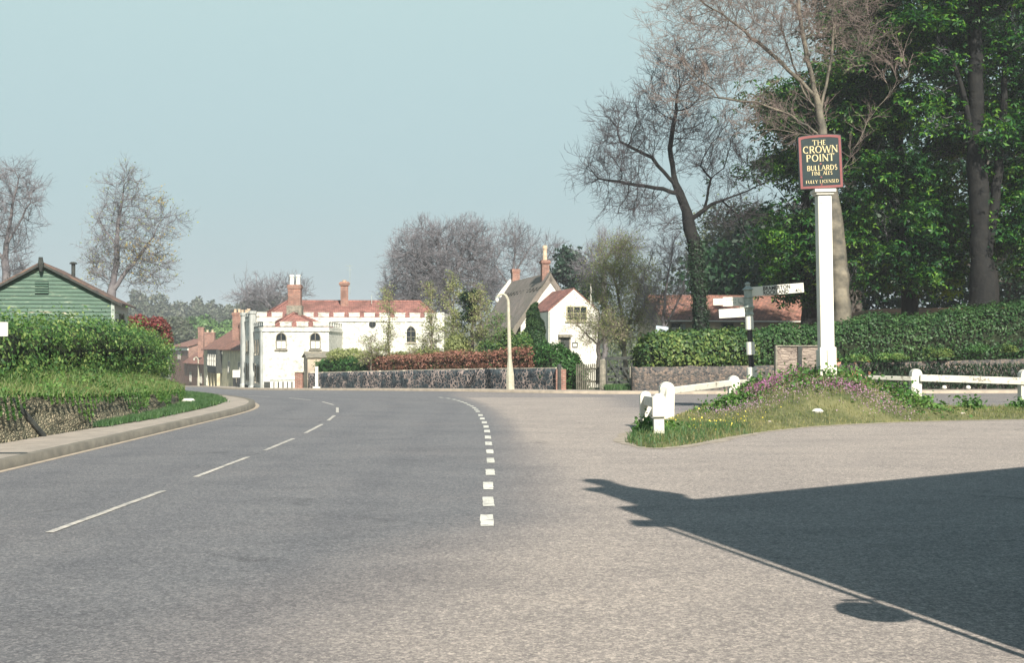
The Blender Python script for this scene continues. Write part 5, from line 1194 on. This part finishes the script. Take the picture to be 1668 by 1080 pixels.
window(v1, F1, L_*.15, z1_+2.2, 1.1, 1.2, 'rect', (1, 1), 'white_clean', 'glass', 0, 'stone'); window(v1, F1, L_*.15, z1_-.1, 1.1, 1.3, 'rect', (1, 1), 'white_clean', 'glass', 0, 'stone')
v2 = empty('side_range', (-27, 112, gz(-27, 112)), 'cream range with steep red roof and clustered chimneys left of the castellated house', 'house')
F2 = gable_house(v2, (X(362, 124), 124), (X(403, 112), 112), 7, gz(-27, 115)-.6, 1.7, Z(531, 116), 'cream', 'tile_old', .3, .1)
chimney(v2, X(386.5, 114), 114, .75, .7, 2.5, Z(509, 114), 2, .3); chimney(v2, X(398, 112.8), 112.8, .7, .7, 2.5, Z(512, 112.8), 2, .4); chimney(v2, X(405, 111.5), 111.5, .6, .6, 2.5, Z(510, 111.5), 1, .4)
L_2 = (Vector((X(362, 124), 124))-Vector((X(403, 112), 112))).length
for f in (.3, .7): window(v2, F2, L_2*f, -.6, 1., 1.1, 'rect', (1, 1), 'white_clean', 'glass', 0, 'stone')
v3 = empty('brick_house', (X(305, 172), 172, gz(-40, 172)), 'small red brick house with big chimney at the street bend', 'house')
F3 = gable_house(v3, (X(300, 186), 186), (X(338, 166), 166), 8, gz(-42, 172)-1, Z(592, 170), Z(559, 172), 'brick', 'tile_old', .3, .1)
chimney(v3, X(328, 176), 176, .8, .8, .5, Z(533, 176), 0); chimney(v3, X(342, 172), 172, 1.4, .7, .5, Z(541, 172), 2, .3)
L_3 = (Vector((X(300, 186), 186))-Vector((X(338, 166), 166))).length
for f in (.3, .75): window(v3, F3, L_3*f, gz(-42, 172)+.6, 1.5, 1.3, 'rect', (1, 1), 'white_clean', 'glass', 0, 'stone')
v4 = empty('far_brick_house', (X(285, 205), 205, gz(-55, 205)), 'farthest brick house with a pale band just above the left bank', 'house')
F4 = gable_house(v4, (X(278, 215), 215), (X(307, 200), 200), 8, gz(-55, 205)-1, Z(565, 204), Z(553, 206), 'brick', 'tile_old', .3, .1)
L_4 = (Vector((X(278, 215), 215))-Vector((X(307, 200), 200))).length
extr(MB(), F4, rectp(0, L_4, Z(571, 204), Z(567, 204)), 0, .15).build('band', M['cottage'], v4, world=True)
window(v4, F4, L_4*.5, Z(585, 204), 2.2, 1.2, 'rect', (2, 0), 'white_clean', 'glass', 0, 'stone')
# yard wall, white notice
yw, _ = wallribbon('yard_wall', 'low dark yard wall between the cream house and the castellated house', [(X(402, 91), 91), (X(376, 124), 124)], [1.0, 1.1], -.3, 'flint', seed=8)
g = empty('white_notice', (X(385, 100), 100, gz(X(385, 100), 100)), 'small white notice board above the yard wall', 'notice board')
MB().box(-.3, .3, -.03, .03, Z(615, 100)-g.location.z, Z(603, 100)-g.location.z).build('board', M['white_clean'], g); MB().box(-.03, .03, .031, .07, -.1, Z(604, 100)-g.location.z).build('post', M['gwood'], g)

# --- the inn behind the photographer: its shadow falls on the forecourt
P0 = Vector((3.26, 4.57)); eu = Vector((.81, .586)).normalized(); nu = Vector((eu.y, -eu.x))
def PB(a, b): q = P0+eu*a+nu*b; return (q.x, q.y)
tn = math.tan(SEL); hw_ = 8.05*tn; 
inn_h = empty('inn_building', (P0.x, P0.y, 0), 'the rendered inn building standing beside the camera whose shadow crosses the forecourt', 'inn')
m = MB().prism([PB(0, 0), PB(0, 9), PB(15, 9), PB(15, 0)][::-1], 0, hw_); m.build('wall', M['cottage'], inn_h, world=True)
m = MB().prism([PB(.01, .02), PB(.01, 9.2), PB(15.2, 9.2), PB(15.2, .02)][::-1], hw_+.003, hw_+.14); m.build('roof', M['tile'], inn_h, world=True)
FI = plane(PB(15, 0), PB(0, 0)); 
for a in (2.5, 6.5, 10.5): window(inn_h, FI, a, 3.6, 1.1, 1.4, 'rect', (1, 1), 'white_clean', 'glass', 0, 'stone'); window(inn_h, FI, a, .9, 1.3, 1.6, 'rect', (1, 1), 'white_clean', 'glass', 0, 'stone')
c_ = PB(.5, .55); chimney(inn_h, c_[0], c_[1], .5, .9, hw_, 9.9*tn, 1, .9, 'brick', 'pot', math.atan2(eu.y, eu.x))
cg = PB(-.062, -.05); MB().cyl((cg[0], cg[1], 0), (cg[0], cg[1], 5.4), .028, .028, 8).build('downpipe', M['black'], inn_h, world=True)
q = P0+Vector((-.24, -.02)); MB().lathe((q.x, q.y, 2.25), [(.10, 0), (.19, .05), (.21, .15), (.15, .25), (.04, .30)], 14).build('lantern', M['black'], inn_h, world=True)
MB().cyl((P0.x, P0.y, 2.66), (q.x, q.y, 2.66), .02, .02, 6).build('bracket', M['black'], inn_h, world=True)
e_ = PB(-.1, -.1); MB().box(e_[0]-.14, e_[0]+.2, e_[1]-.1, e_[1]+.2, 5.35, 5.47).build('gutter_end', M['black'], inn_h, world=True)

# ---------------------------------------------------------------- bank growth on the left
def bankpts(n, seed, dlo, dhi, ylo=5, yhi=52):
    r = np.random.default_rng(seed); i = r.integers(0, len(wl), n*3); k = (wl[i, 1] > ylo) & (wl[i, 1] < yhi); i = i[k][:n]; n = len(i)
    d_ = r.uniform(dlo, dhi, n); p = wl[i, :2]+nrm[i]*d_[:, None]+r.normal(0, .08, (n, 2)); f = np.interp(d_, [b[0] for b in bp], [b[1] for b in bp])
    z = zb[i]+H[i]+(np.maximum(1.28-H[i], .4))*f-.05; return np.column_stack([p, z])
stuff_blades('bank_grass', bankpts(44000, 70, .16, 2.2), .17, .008, 'grass', 'long green grass covering the left bank above the wall', 71, .5)
stuff_blades('bank_dry_grass', bankpts(8000, 72, .12, 1.2), .2, .006, 'grass_dry', 'straw coloured grass mixed in along the top of the left wall', 73, .6)
P = bankpts(26000, 74, .2, 1.9); P[:, 2] += np.abs(rr.normal(0, .08, len(P))); lm_ = lump(P, 1.6, 5) > -.25
V, F = leaves(P[lm_], .075, up=1., asp=.7, seed=75); tag(npmesh('bank_weeds', V, [F], M['weed']), 'low leafy ground cover mixed through the grass of the left bank', 'ground cover', kind='stuff')
# overhanging tufts on the wall
r = np.random.default_rng(77); i = r.integers(0, len(wl), 26000); i = i[(wl[i, 1] > 6) & (wl[i, 1] < 46)]
hang = np.clip(.30+.24*np.sin(wl[i, 1]*1.7)+.14*np.sin(wl[i, 1]*4.1+1), .05, .75)*r.uniform(0, 1, len(i))**1.4
P = np.column_stack([wl[i, :2]+nrm[i]*(.12-hang*.15)[:, None]-nrm[i]*.05, zb[i]+H[i]-hang*.75]); V, F = leaves(P, .07, up=.2, asp=.5, seed=78)
tag(npmesh('wall_ivy', V, [F], M['weed']), 'dark green growth hanging over the top of the mossy rubble wall', 'creeper', kind='stuff')
# verge
VG = np.array([(-7.88, 23.4), (-7.68, 26), (-7.74, 28.6), (-7.88, 32), (-8.18, 35), (-9.3, 38.6), (-11, 42.2), (-13.6, 47), (-13.9, 46.4), (-12, 43.2), (-10.2, 39), (-8.85, 33), (-8.15, 28), (-7.9, 24), (-7.88, 23.4)])
vl = eval_line(VG[:8], 90); vi = eval_line(VG[8:14][::-1], 90)
tag(ribbon('grass_verge', vi, vl, 5, .15, M['turf']), kind='structure')
r = np.random.default_rng(80); f = r.uniform(0, 1, 26000)**.8; i = r.integers(0, 90, 26000); p = vi[i, :2]*(1-f[:, None])+vl[i, :2]*f[:, None]+r.normal(0, .06, (26000, 2))
stuff_blades('verge_grass', np.column_stack([p, zg(p[:, 0], p[:, 1])+.14]), .11, .009, 'grass_lush', 'short green verge grass between the left wall and pavement', 81)
x_, y_ = X(307, 33.5), 33.5; tag(MB().lathe((x_, y_, .16), [(.16, 0), (.2, .05), (.12, .11)], 9).build('stone', M['white_clean'], smooth=True), 'white stone lying on the green verge before the pavement bend', 'stone')
# ---------------------------------------------------------------- trees
tree('lime_tree', 'bare tall tree cut by the left edge behind the green shed', 'tree', basept(12, 75, 0), [[(10, 470), (9, 400), (22, 320), (30, 290)], [(9, 400), (50, 330)], [(10, 430), (-25, 380)]], [(20, 318, 52, 50), (0, 380, 48, 60), (-60, 340, 40, 60), (20, 430, 34, 34)], 75, .24, 650, .5, 'bark_grey', 'twig', 9000, 1.0, .013, seed=11, group='bare trees')
tree('poplar_tree', 'half bare tree with buff young leaves behind the green shed chimney pipe', 'tree', basept(180, 92, 0), [[(182, 475), (190, 430), (193, 350), (203, 300)], [(182, 478), (215, 430), (250, 385)], [(190, 400), (160, 355)]], [(203, 318, 34, 50), (185, 390, 42, 60), (240, 365, 42, 45), (165, 430, 30, 40), (235, 440, 42, 40), (285, 362, 16, 12)], 92, .34, 750, .55, 'bark_grey', 'twig', 11000, 1.1, .014, 'birch', 900, .16, .12, seed=12, extra=[('yellow', 900)], group='bare trees')
tree('spreading_tree', 'flat topped bare tree above the roofs left of the castellated house', 'tree', basept(447, 165), [[(447, 530), (445, 505)], [(445, 505), (415, 480)], [(445, 505), (470, 478)]], [(440, 480, 52, 20), (415, 492, 36, 16), (468, 476, 34, 18)], 165, .5, 400, 1.0, 'bark_grey', 'twig', 5000, 1.8, .03, seed=13, group='bare trees')
tree('beech_tree', 'large dense round headed leafless tree behind the castellated house', 'tree', basept(728, 116), [[(728, 520), (722, 470)], [(722, 480), (690, 420)], [(722, 480), (755, 410)], [(722, 480), (715, 400)]], [(702, 432, 72, 66), (752, 414, 60, 56), (655, 478, 36, 34), (775, 470, 46, 46), (690, 480, 60, 40)], 116, .62, 2600, .62, 'bark_grey', 'twig', 46000, 1.15, .017, seed=14, rtip=.025, dk=.75, group='bare trees')
tree('ash_tree', 'open bare tree between the big round tree and the thatched cottage', 'tree', basept(838, 112), [[(838, 520), (836, 450), (840, 390)], [(837, 450), (865, 400)], [(836, 470), (805, 430)]], [(838, 408, 34, 44), (858, 420, 24, 36), (812, 460, 30, 40)], 112, .3, 500, .6, 'bark_grey', 'twig', 6500, 1.2, .015, seed=15, group='bare trees')
tree('bare_tree', 'faint thin bare tree behind the tall cottage chimney', 'tree', basept(890, 140), [[(890, 520), (890, 420)]], [(892, 415, 24, 26), (880, 450, 20, 26), (915, 425, 20, 24)], 140, .2, 250, .8, 'bark_grey', 'twig', 2600, 1.3, .016, seed=16, group='bare trees')
tree('pine_tree', 'dark evergreen tree rising behind the thatched roof', 'tree', basept(935, 118), [[(932, 520), (928, 430)]], [(927, 432, 20, 18), (940, 452, 26, 14), (915, 450, 18, 10), (950, 478, 30, 14)], 118, .3, 200, .8, 'bark', 'twig', 1500, .8, .02, 'pine', 6500, .42, .3, seed=17)
tree('willow_tree', 'pale green misty tree right of the cottage wing', 'tree', basept(1018, 66, 0), [[(1020, 590), (1012, 520), (1000, 450)], [(1018, 560), (1040, 470)], [(1020, 570), (985, 500)]], [(1005, 440, 38, 52), (1032, 470, 36, 58), (985, 480, 28, 40), (1010, 520, 45, 40), (1055, 470, 30, 55)], 66, .12, 900, .4, 'bark_pale', 'twig_buff', 12000, .8, .008, 'birch', 19000, .085, .3, seed=18)
tree('bare_tree', 'slim grey leafless tree rising behind the pale green misty tree', 'tree', basept(985, 88), [[(985, 540), (983, 440)]], [(990, 410, 34, 30), (965, 440, 26, 30), (1020, 400, 30, 20)], 88, .2, 350, .6, 'bark_grey', 'twig', 6000, 1.0, .011, seed=19, group='bare trees')
tree('thorn_tree', 'tangled leafless tree between the pale green misty tree and the ivy clad trunk', 'tree', basept(1082, 64, 0), [[(1085, 580), (1080, 510), (1090, 440)], [(1082, 540), (1115, 470)], [(1083, 550), (1050, 500)]], [(1090, 420, 40, 50), (1075, 480, 45, 45), (1115, 440, 26, 50)], 64, .12, 420, .4, 'bark_grey', 'twig', 5000, .8, .008, seed=20, group='bare trees')
# big ivy clad bare tree
tree('oak_tree', 'spreading bare tree with an ivy clad leaning trunk behind the laurel hedge', 'tree', basept(1142, 54, .6),
     [[(1142, 545), (1139, 480), (1131, 400), (1118, 345)], [(1118, 350), (1100, 300), (1062, 258), (1010, 230)], [(1125, 365), (1160, 332), (1220, 310), (1262, 290)], [(1105, 310), (1040, 300), (975, 290)], [(1100, 300), (1090, 240), (1100, 180)],
      [(1150, 335), (1158, 290), (1140, 270)], [(1170, 330), (1200, 350), (1215, 390)]],
     [(1000, 275, 66, 42), (1030, 210, 62, 50), (1090, 190, 62, 66), (1150, 235, 60, 58), (1215, 285, 44, 34), (1040, 325, 60, 34), (960, 285, 24, 28), (1090, 370, 40, 18), (1190, 350, 44, 34), (1110, 120, 60, 50)], 54, .30, 2300, .36, 'bark_dark', 'twig_dark', 18000, .9, .0085, seed=31, thin=(6., .8),  di=4., dk=.62, rtip=.014, ivy=5.6, depthf=.8, group='bare trees')
# pale plane tree behind the sign
tree('plane_tree', 'tall pale barked tree directly behind the inn sign with bare reddish twigs', 'tree', basept(1371, 51.5, .8),
     [[(1371, 520), (1363, 420), (1353, 330), (1342, 240), (1335, 170)], [(1338, 200), (1320, 110), (1300, 20), (1290, -80)], [(1338, 190), (1355, 90), (1360, -30)], [(1340, 215), (1290, 190), (1230, 165), (1170, 160)], [(1342, 230), (1260, 210), (1200, 215)],
      [(1330, 160), (1260, 90), (1200, 40)], [(1352, 300), (1385, 262), (1412, 200), (1450, 150), (1480, 120)], [(1335, 180), (1310, 150), (1270, 40)]],
     [(1110, 60, 62, 62), (1170, 110, 62, 62), (1230, 60, 80, 80), (1300, 40, 90, 90), (1180, 0, 100, 60), (1240, 180, 60, 36), (1100, 130, 46, 50), (1390, 40, 60, 80), (1300, -90, 120, 60), (1460, 110, 30, 40)], 51.5, .40, 2100, .38, 'bark_pale', 'twig_red', 34000, .85, .008, seed=32, thin=(7.2, .5), di=4., dk=.62, rtip=.015, depthf=.7, group='bare trees')
# chestnuts
ck = dict(natk=1., clump=230, palmate=True, lspread=.42, twig='twig', bark='bark_dark')
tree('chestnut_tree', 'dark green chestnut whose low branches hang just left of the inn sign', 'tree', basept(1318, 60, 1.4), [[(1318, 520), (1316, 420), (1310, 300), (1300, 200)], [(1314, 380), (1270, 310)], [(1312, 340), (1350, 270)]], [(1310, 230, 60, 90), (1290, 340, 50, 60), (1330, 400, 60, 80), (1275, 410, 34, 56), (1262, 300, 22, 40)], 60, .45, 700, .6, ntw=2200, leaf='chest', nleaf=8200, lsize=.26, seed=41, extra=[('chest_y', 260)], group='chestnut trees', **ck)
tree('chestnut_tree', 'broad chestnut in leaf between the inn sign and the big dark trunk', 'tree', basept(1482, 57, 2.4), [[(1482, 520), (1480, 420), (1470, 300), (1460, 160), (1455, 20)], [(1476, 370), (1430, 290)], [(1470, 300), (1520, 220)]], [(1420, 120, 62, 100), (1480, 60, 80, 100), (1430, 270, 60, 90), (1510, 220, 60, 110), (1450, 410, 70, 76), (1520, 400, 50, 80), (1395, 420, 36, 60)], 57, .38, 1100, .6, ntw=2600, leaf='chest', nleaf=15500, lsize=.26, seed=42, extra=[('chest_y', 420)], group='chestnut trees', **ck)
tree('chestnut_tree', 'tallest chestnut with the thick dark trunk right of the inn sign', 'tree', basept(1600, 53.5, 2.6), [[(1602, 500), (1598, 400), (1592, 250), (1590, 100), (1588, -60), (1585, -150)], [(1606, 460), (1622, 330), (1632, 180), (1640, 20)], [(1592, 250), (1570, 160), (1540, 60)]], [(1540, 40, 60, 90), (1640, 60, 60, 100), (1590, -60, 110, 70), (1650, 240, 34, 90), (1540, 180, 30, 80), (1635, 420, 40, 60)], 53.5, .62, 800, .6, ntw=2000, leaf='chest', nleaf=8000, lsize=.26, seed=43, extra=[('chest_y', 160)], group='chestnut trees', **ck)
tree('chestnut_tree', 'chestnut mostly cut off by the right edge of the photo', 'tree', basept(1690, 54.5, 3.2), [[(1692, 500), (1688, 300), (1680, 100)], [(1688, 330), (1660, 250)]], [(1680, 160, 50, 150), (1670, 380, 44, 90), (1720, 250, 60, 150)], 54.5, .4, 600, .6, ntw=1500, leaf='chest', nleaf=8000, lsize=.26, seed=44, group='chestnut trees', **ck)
tree('wood_tree', 'dull green ivy covered tree behind the fingerpost', 'tree', basept(1200, 96, 0), [[(1200, 560), (1198, 420)], [(1200, 500), (1240, 420)]], [(1195, 400, 50, 48), (1225, 440, 46, 60), (1165, 430, 32, 50), (1200, 480, 60, 40)], 96, .4, 500, .9, 'bark', 'twig', 7000, 1.3, .014, 'dull', 15000, .26, .5, seed=51)
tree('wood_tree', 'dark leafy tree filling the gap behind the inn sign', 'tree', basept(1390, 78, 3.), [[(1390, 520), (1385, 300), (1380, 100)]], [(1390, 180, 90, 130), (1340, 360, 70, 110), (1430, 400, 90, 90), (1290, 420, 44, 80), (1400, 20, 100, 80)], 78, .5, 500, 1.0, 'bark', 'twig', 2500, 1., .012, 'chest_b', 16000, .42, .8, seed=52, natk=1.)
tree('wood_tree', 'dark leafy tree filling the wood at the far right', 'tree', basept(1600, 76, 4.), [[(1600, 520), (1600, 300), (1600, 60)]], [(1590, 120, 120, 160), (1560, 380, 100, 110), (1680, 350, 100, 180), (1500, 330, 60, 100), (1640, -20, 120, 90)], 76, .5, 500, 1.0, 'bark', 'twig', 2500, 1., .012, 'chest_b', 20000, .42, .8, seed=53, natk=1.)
tree('wood_tree', 'low ivy dark tree between the barn roof and the inn sign', 'tree', basept(1275, 70, .5), [[(1275, 540), (1272, 440)]], [(1280, 450, 40, 36), (1262, 400, 30, 40), (1290, 500, 30, 26)], 82, .25, 260, .7, 'bark', 'twig', 1500, .8, .01, 'chest_b', 6000, .3, .4, seed=54)
# saplings in the garden
for i, (px, py0, rx, ry, d, n, lb) in enumerate([(633, 535, 9, 62, 63, 1400, 'slender pale green sapling before the middle of the castellated house'), (703, 520, 11, 58, 61.5, 1500, 'left of the three upright pale green saplings beyond the castellated house corner'), (738, 512, 17, 60, 61, 3200, 'widest pale green upright sapling in the middle of the garden row'), (783, 518, 14, 60, 60, 2200, 'right hand pale green upright sapling beside the dark ivy stem'), (605, 570, 16, 26, 64, 1100, 'short pale bushy sapling before the round window of the castellated house'), (688, 572, 22, 20, 62, 1300, 'misty grey green bush under the pointed window'), (812, 548, 17, 34, 59.5, 2600, 'light green leafy bush left of the nearest street lamp')]):
    x = X(px, d); z = gz(x, d)+.1
    tree('sapling', lb, 'young tree', (x, d, z), [[(px, 600), (px, py0), (px+1, py0-ry*.8)]], [(px, py0, rx, ry), (px, py0+ry*.5, rx*1.2, ry*.5)], d, .06, 260, .3, 'bark_pale', 'twig_buff', 2400, .35, .006, 'birch' if i != 6 else 'hedge_l', n, .085, .1, seed=90+i, group='garden saplings', rtip=.008, dk=.5, di=3, up=.6)
x = X(769, 60.5); tree('ivy_stem', 'narrow dark ivy column between the pale green saplings', 'tree', (x, 60.5, gz(x, 60.5)), [[(769, 600), (768, 470)]], [(768, 525, 7, 55)], 60.5, .1, 120, .3, 'bark', 'twig', 300, .3, .006, 'ivy', 3800, .12, .12, seed=98, dk=.4, di=3)
for i, (cells, mm, n, lb) in enumerate([([(565, 578, 34, 12, 68), (600, 582, 24, 10, 66)], 'birch', 3200, 'pale green shrubs over the dark green clipped hedge'), ([(700, 578, 30, 12, 62), (655, 580, 22, 8, 64)], 'birch', 2600, 'greyish green shrubs behind the middle of the copper hedge'), ([(745, 565, 24, 22, 60.5)], 'birch', 2400, 'pale shrub under the middle saplings'), ([(800, 570, 22, 16, 59), (828, 560, 14, 24, 59)], 'laurel', 2400, 'glossy green shrub close behind the street lamp'), ([(850, 560, 18, 20, 60)], 'hedge_l', 1400, 'yellow green shrub at the foot of the conifer')]):
    c = cells[0]; d = c[4]; x = X(c[0], d); shrub('garden_shrub', lb, 'shrub', (x, d, gz(x, d)+.05), [pell(*q) for q in cells], mm, n, .12, 110+i, 'shrubs in the cottage garden', 4)
# conifer
r = np.random.default_rng(121); d = 62; x = X(870, d); g = empty('conifer', (x, d, gz(x, d)), 'dark green cone shaped conifer in front of the thatched cottage', 'tree')
MB().cyl((0, 0, 0), (0, 0, 3.6), .09, .02, 8).build('trunk', M['bark'], g)
n = 15000; f = r.uniform(0, 1, n)**.65; zt = Z(492, d); zb1 = Z(590, d); zz = zt-(zt-zb1)*f; rad = (.06+.82*f**.75)*r.uniform(.5, 1.08, n)**.5; a = r.uniform(0, 6.283, n)
P = np.column_stack([x+rad*np.cos(a)+.06*np.sin(zz*5), d+rad*np.sin(a), zz]); P[:, :2] += (lump(P, 4., 3)*.06)[:, None]
o_ = unit(np.column_stack([np.cos(a), np.sin(a), np.full(n, .5)])); V, F = leaves(P, .12, nrmv=o_, nb=.3, seed=3); npmesh('crown', V, [F], M['conif'], g)
# young blossom tree by fence
tree('apple_tree', 'young spreading tree with sparse new leaves before the white cottage wing', 'tree', basept(975, 57, 0), [[(975, 600), (974, 562)], [(974, 562), (940, 530)], [(974, 562), (1005, 520)], [(974, 562), (975, 510)]], [(965, 535, 34, 28), (945, 530, 26, 18), (995, 540, 26, 26), (970, 515, 20, 22)], 57, .09, 420, .25, 'bark', 'twig_buff', 3600, .45, .006, 'birch', 2300, .07, .12, seed=99, rtip=.007, dk=.4, di=3)
# crimson shrub and green tree in the valley
d = 58; x = X(243, d); shrub('crimson_shrub', 'crimson leaved shrub showing over the left hedge beside the green shed', 'shrub', (x, d, .9), [pell(226, 528, 20, 15, d), pell(255, 532, 22, 16, d), pell(270, 550, 12, 18, d)], 'red_leaf', 4200, .14, 130, None, 4)
def blobtree(name, label, cells, d, mm, n, ls, seed, group=None, zt=None):
    x = X(cells[0][0], d); z = gz(x, d) if zt is None else zt; r = np.random.default_rng(seed); root = empty(name, (x, d, z), label, 'tree', group)
    MB().cyl((0, 0, 0), (0, 0, max(1., Z(cells[0][1], d)-z)), .35, .15, 7).build('trunk', M['bark'], root)
    E_ = [pell(*c[:4], d, 1.) for c in cells]; k = r.choice(len(E_), n, p=np.array([c[2]*c[3] for c in cells], float)/sum(c[2]*c[3] for c in cells)); u = unit(r.normal(size=(n, 3))); C = np.array([e[0] for e in E_])[k]; Q = np.array([e[1] for e in E_])[k]
    P = C+u*Q*r.uniform(.8, 1.04, n)[:, None]; P += u*(lump(P, 1.1, seed)*d*.004)[:, None]; P = P[P[:, 2] > z]
    V, F = leaves(P, ls, nrmv=u[:len(P)], nb=.3, seed=seed); npmesh('crown', V, [F], M[mm], root); return root
vg = 'valley trees beyond the street'
blobtree('round_tree', 'bright green round topped tree beyond the village roofs', [(325, 540, 36, 22), (300, 556, 26, 22), (355, 552, 30, 20)], 250, 'far_green', 7000, .8, 140, vg)
blobtree('round_tree', 'darker green tree right of the bright green one behind the chimneys', [(375, 540, 20, 18), (392, 548, 22, 20)], 262, 'far_green', 3500, .8, 141, vg)
blobtree('round_tree', 'dark tree just over the crimson shrub', [(285, 532, 18, 14), (300, 542, 16, 14)], 240, 'far', 3000, .8, 142, vg)
# hazy far woods as masses
rw_ = np.random.default_rng(150); hzg = 'hazy trees on the far hillside'
specs = [(225, 495, 14, 22, 420), (255, 498, 20, 18, 430), (290, 508, 18, 16, 450), (322, 500, 9, 16, 440), (345, 508, 16, 14, 440), (370, 512, 14, 12, 420), (398, 508, 18, 16, 400), (422, 500, 22, 14, 380), (455, 500, 24, 18, 380), (490, 505, 20, 16, 420)]
lbs = ['leftmost hazy tree beside the shed roof corner', 'hazy tree second from the shed roof corner', 'low hazy tree between shed and pointed tree', 'small pointed hazy tree on the skyline', 'hazy round tree right of the pointed skyline tree', 'small hazy tree in the skyline dip', 'hazy tree left of the flat topped bare tree', 'hazy tree behind the flat topped bare tree', 'hazy tree showing left of the tall white potted chimney', 'hazy tree low behind the tall white potted chimney']
for i, (px, py, rx, ry, d) in enumerate(specs): blobtree('hill_tree', lbs[i], [(px, py, rx, ry), (px-rx*.5, py+ry, rx, ry), (px+rx*.6, py+ry*.9, rx, ry)], d, 'far', 2600, 1.3, 160+i, hzg)
n = 70000; a = rw_.uniform(-.50, .48, n); d = rw_.uniform(330, 720, n)
x = a*d; y = d; z = zg(x, y)+dist_hill(x, y)+np.abs(rw_.uniform(0, 1, n))*(7+3*np.sin(x*.06)+3*np.sin(x*.021+y*.03))
V, F = leaves(np.column_stack([x, y, z]), 3.0, up=.8, asp=.8, seed=151); tag(npmesh('far_wood', V, [F], M['far']), 'hazy far wood covering the hill across the valley', 'wood', kind='stuff')
n = 16000; x = rw_.uniform(-70, 40, n); y = rw_.uniform(122, 140, n)+np.where(x < -18, 1e4, 0); k = y < 1e3; x, y = x[k], y[k]
P = np.column_stack([x, y, gz(0, 125)+np.abs(rw_.uniform(0, 1, len(x)))*(5.5+1.5*np.sin(x*.5)+1.2*np.sin(x*1.3))]); V, F = leaves(P, .55, seed=152); tag(npmesh('back_shrubbery', V, [F], M['dull']), 'low greyish scrub behind the cottage and castellated house', 'scrub', kind='stuff')
n = 42000; x = rw_.uniform(12, 75, n); y = rw_.uniform(84, 100, n)
P = np.column_stack([x, y, zg(x, y)+dist_hill(x, y)+np.abs(rw_.uniform(0, 1, n))*(8+1.2*np.sin(x*.5)+np.sin(x*1.1))]); V, F = leaves(P, .5, seed=153); tag(npmesh('undergrowth', V, [F], M['chest_b']), 'dark undergrowth between the trunks of the wood on the right', 'undergrowth', kind='stuff')
# woodland floor
xs2 = np.linspace(12, 60, 60); ys2 = np.linspace(52.5, 80, 40); AX, AY = np.meshgrid(xs2, ys2); AZ = zg(AX, AY)-.10+dist_hill(AX, AY)+.06
tag(npmesh('woodland_floor', np.stack([AX, AY, AZ], -1).reshape(-1, 3), [gridfaces(40, 60)], M['litter'], smooth=True), kind='structure')
# haze
hz_m = bpy.data.materials.new('haze'); hz_m.use_nodes = True; t = hz_m.node_tree; t.nodes.remove(t.nodes['Principled BSDF'])
pv = t.nodes.new('ShaderNodeVolumePrincipled'); pv.inputs['Color'].default_value = (.86, .93, 1, 1); pv.inputs['Density'].default_value = .0006; pv.inputs['Anisotropy'].default_value = .1
t.links.new(pv.outputs[0], t.nodes['Material Output'].inputs['Volume'])
tag(MB().box(-720, 720, -130, 1520, -30, 50).build('haze', hz_m), kind='stuff')
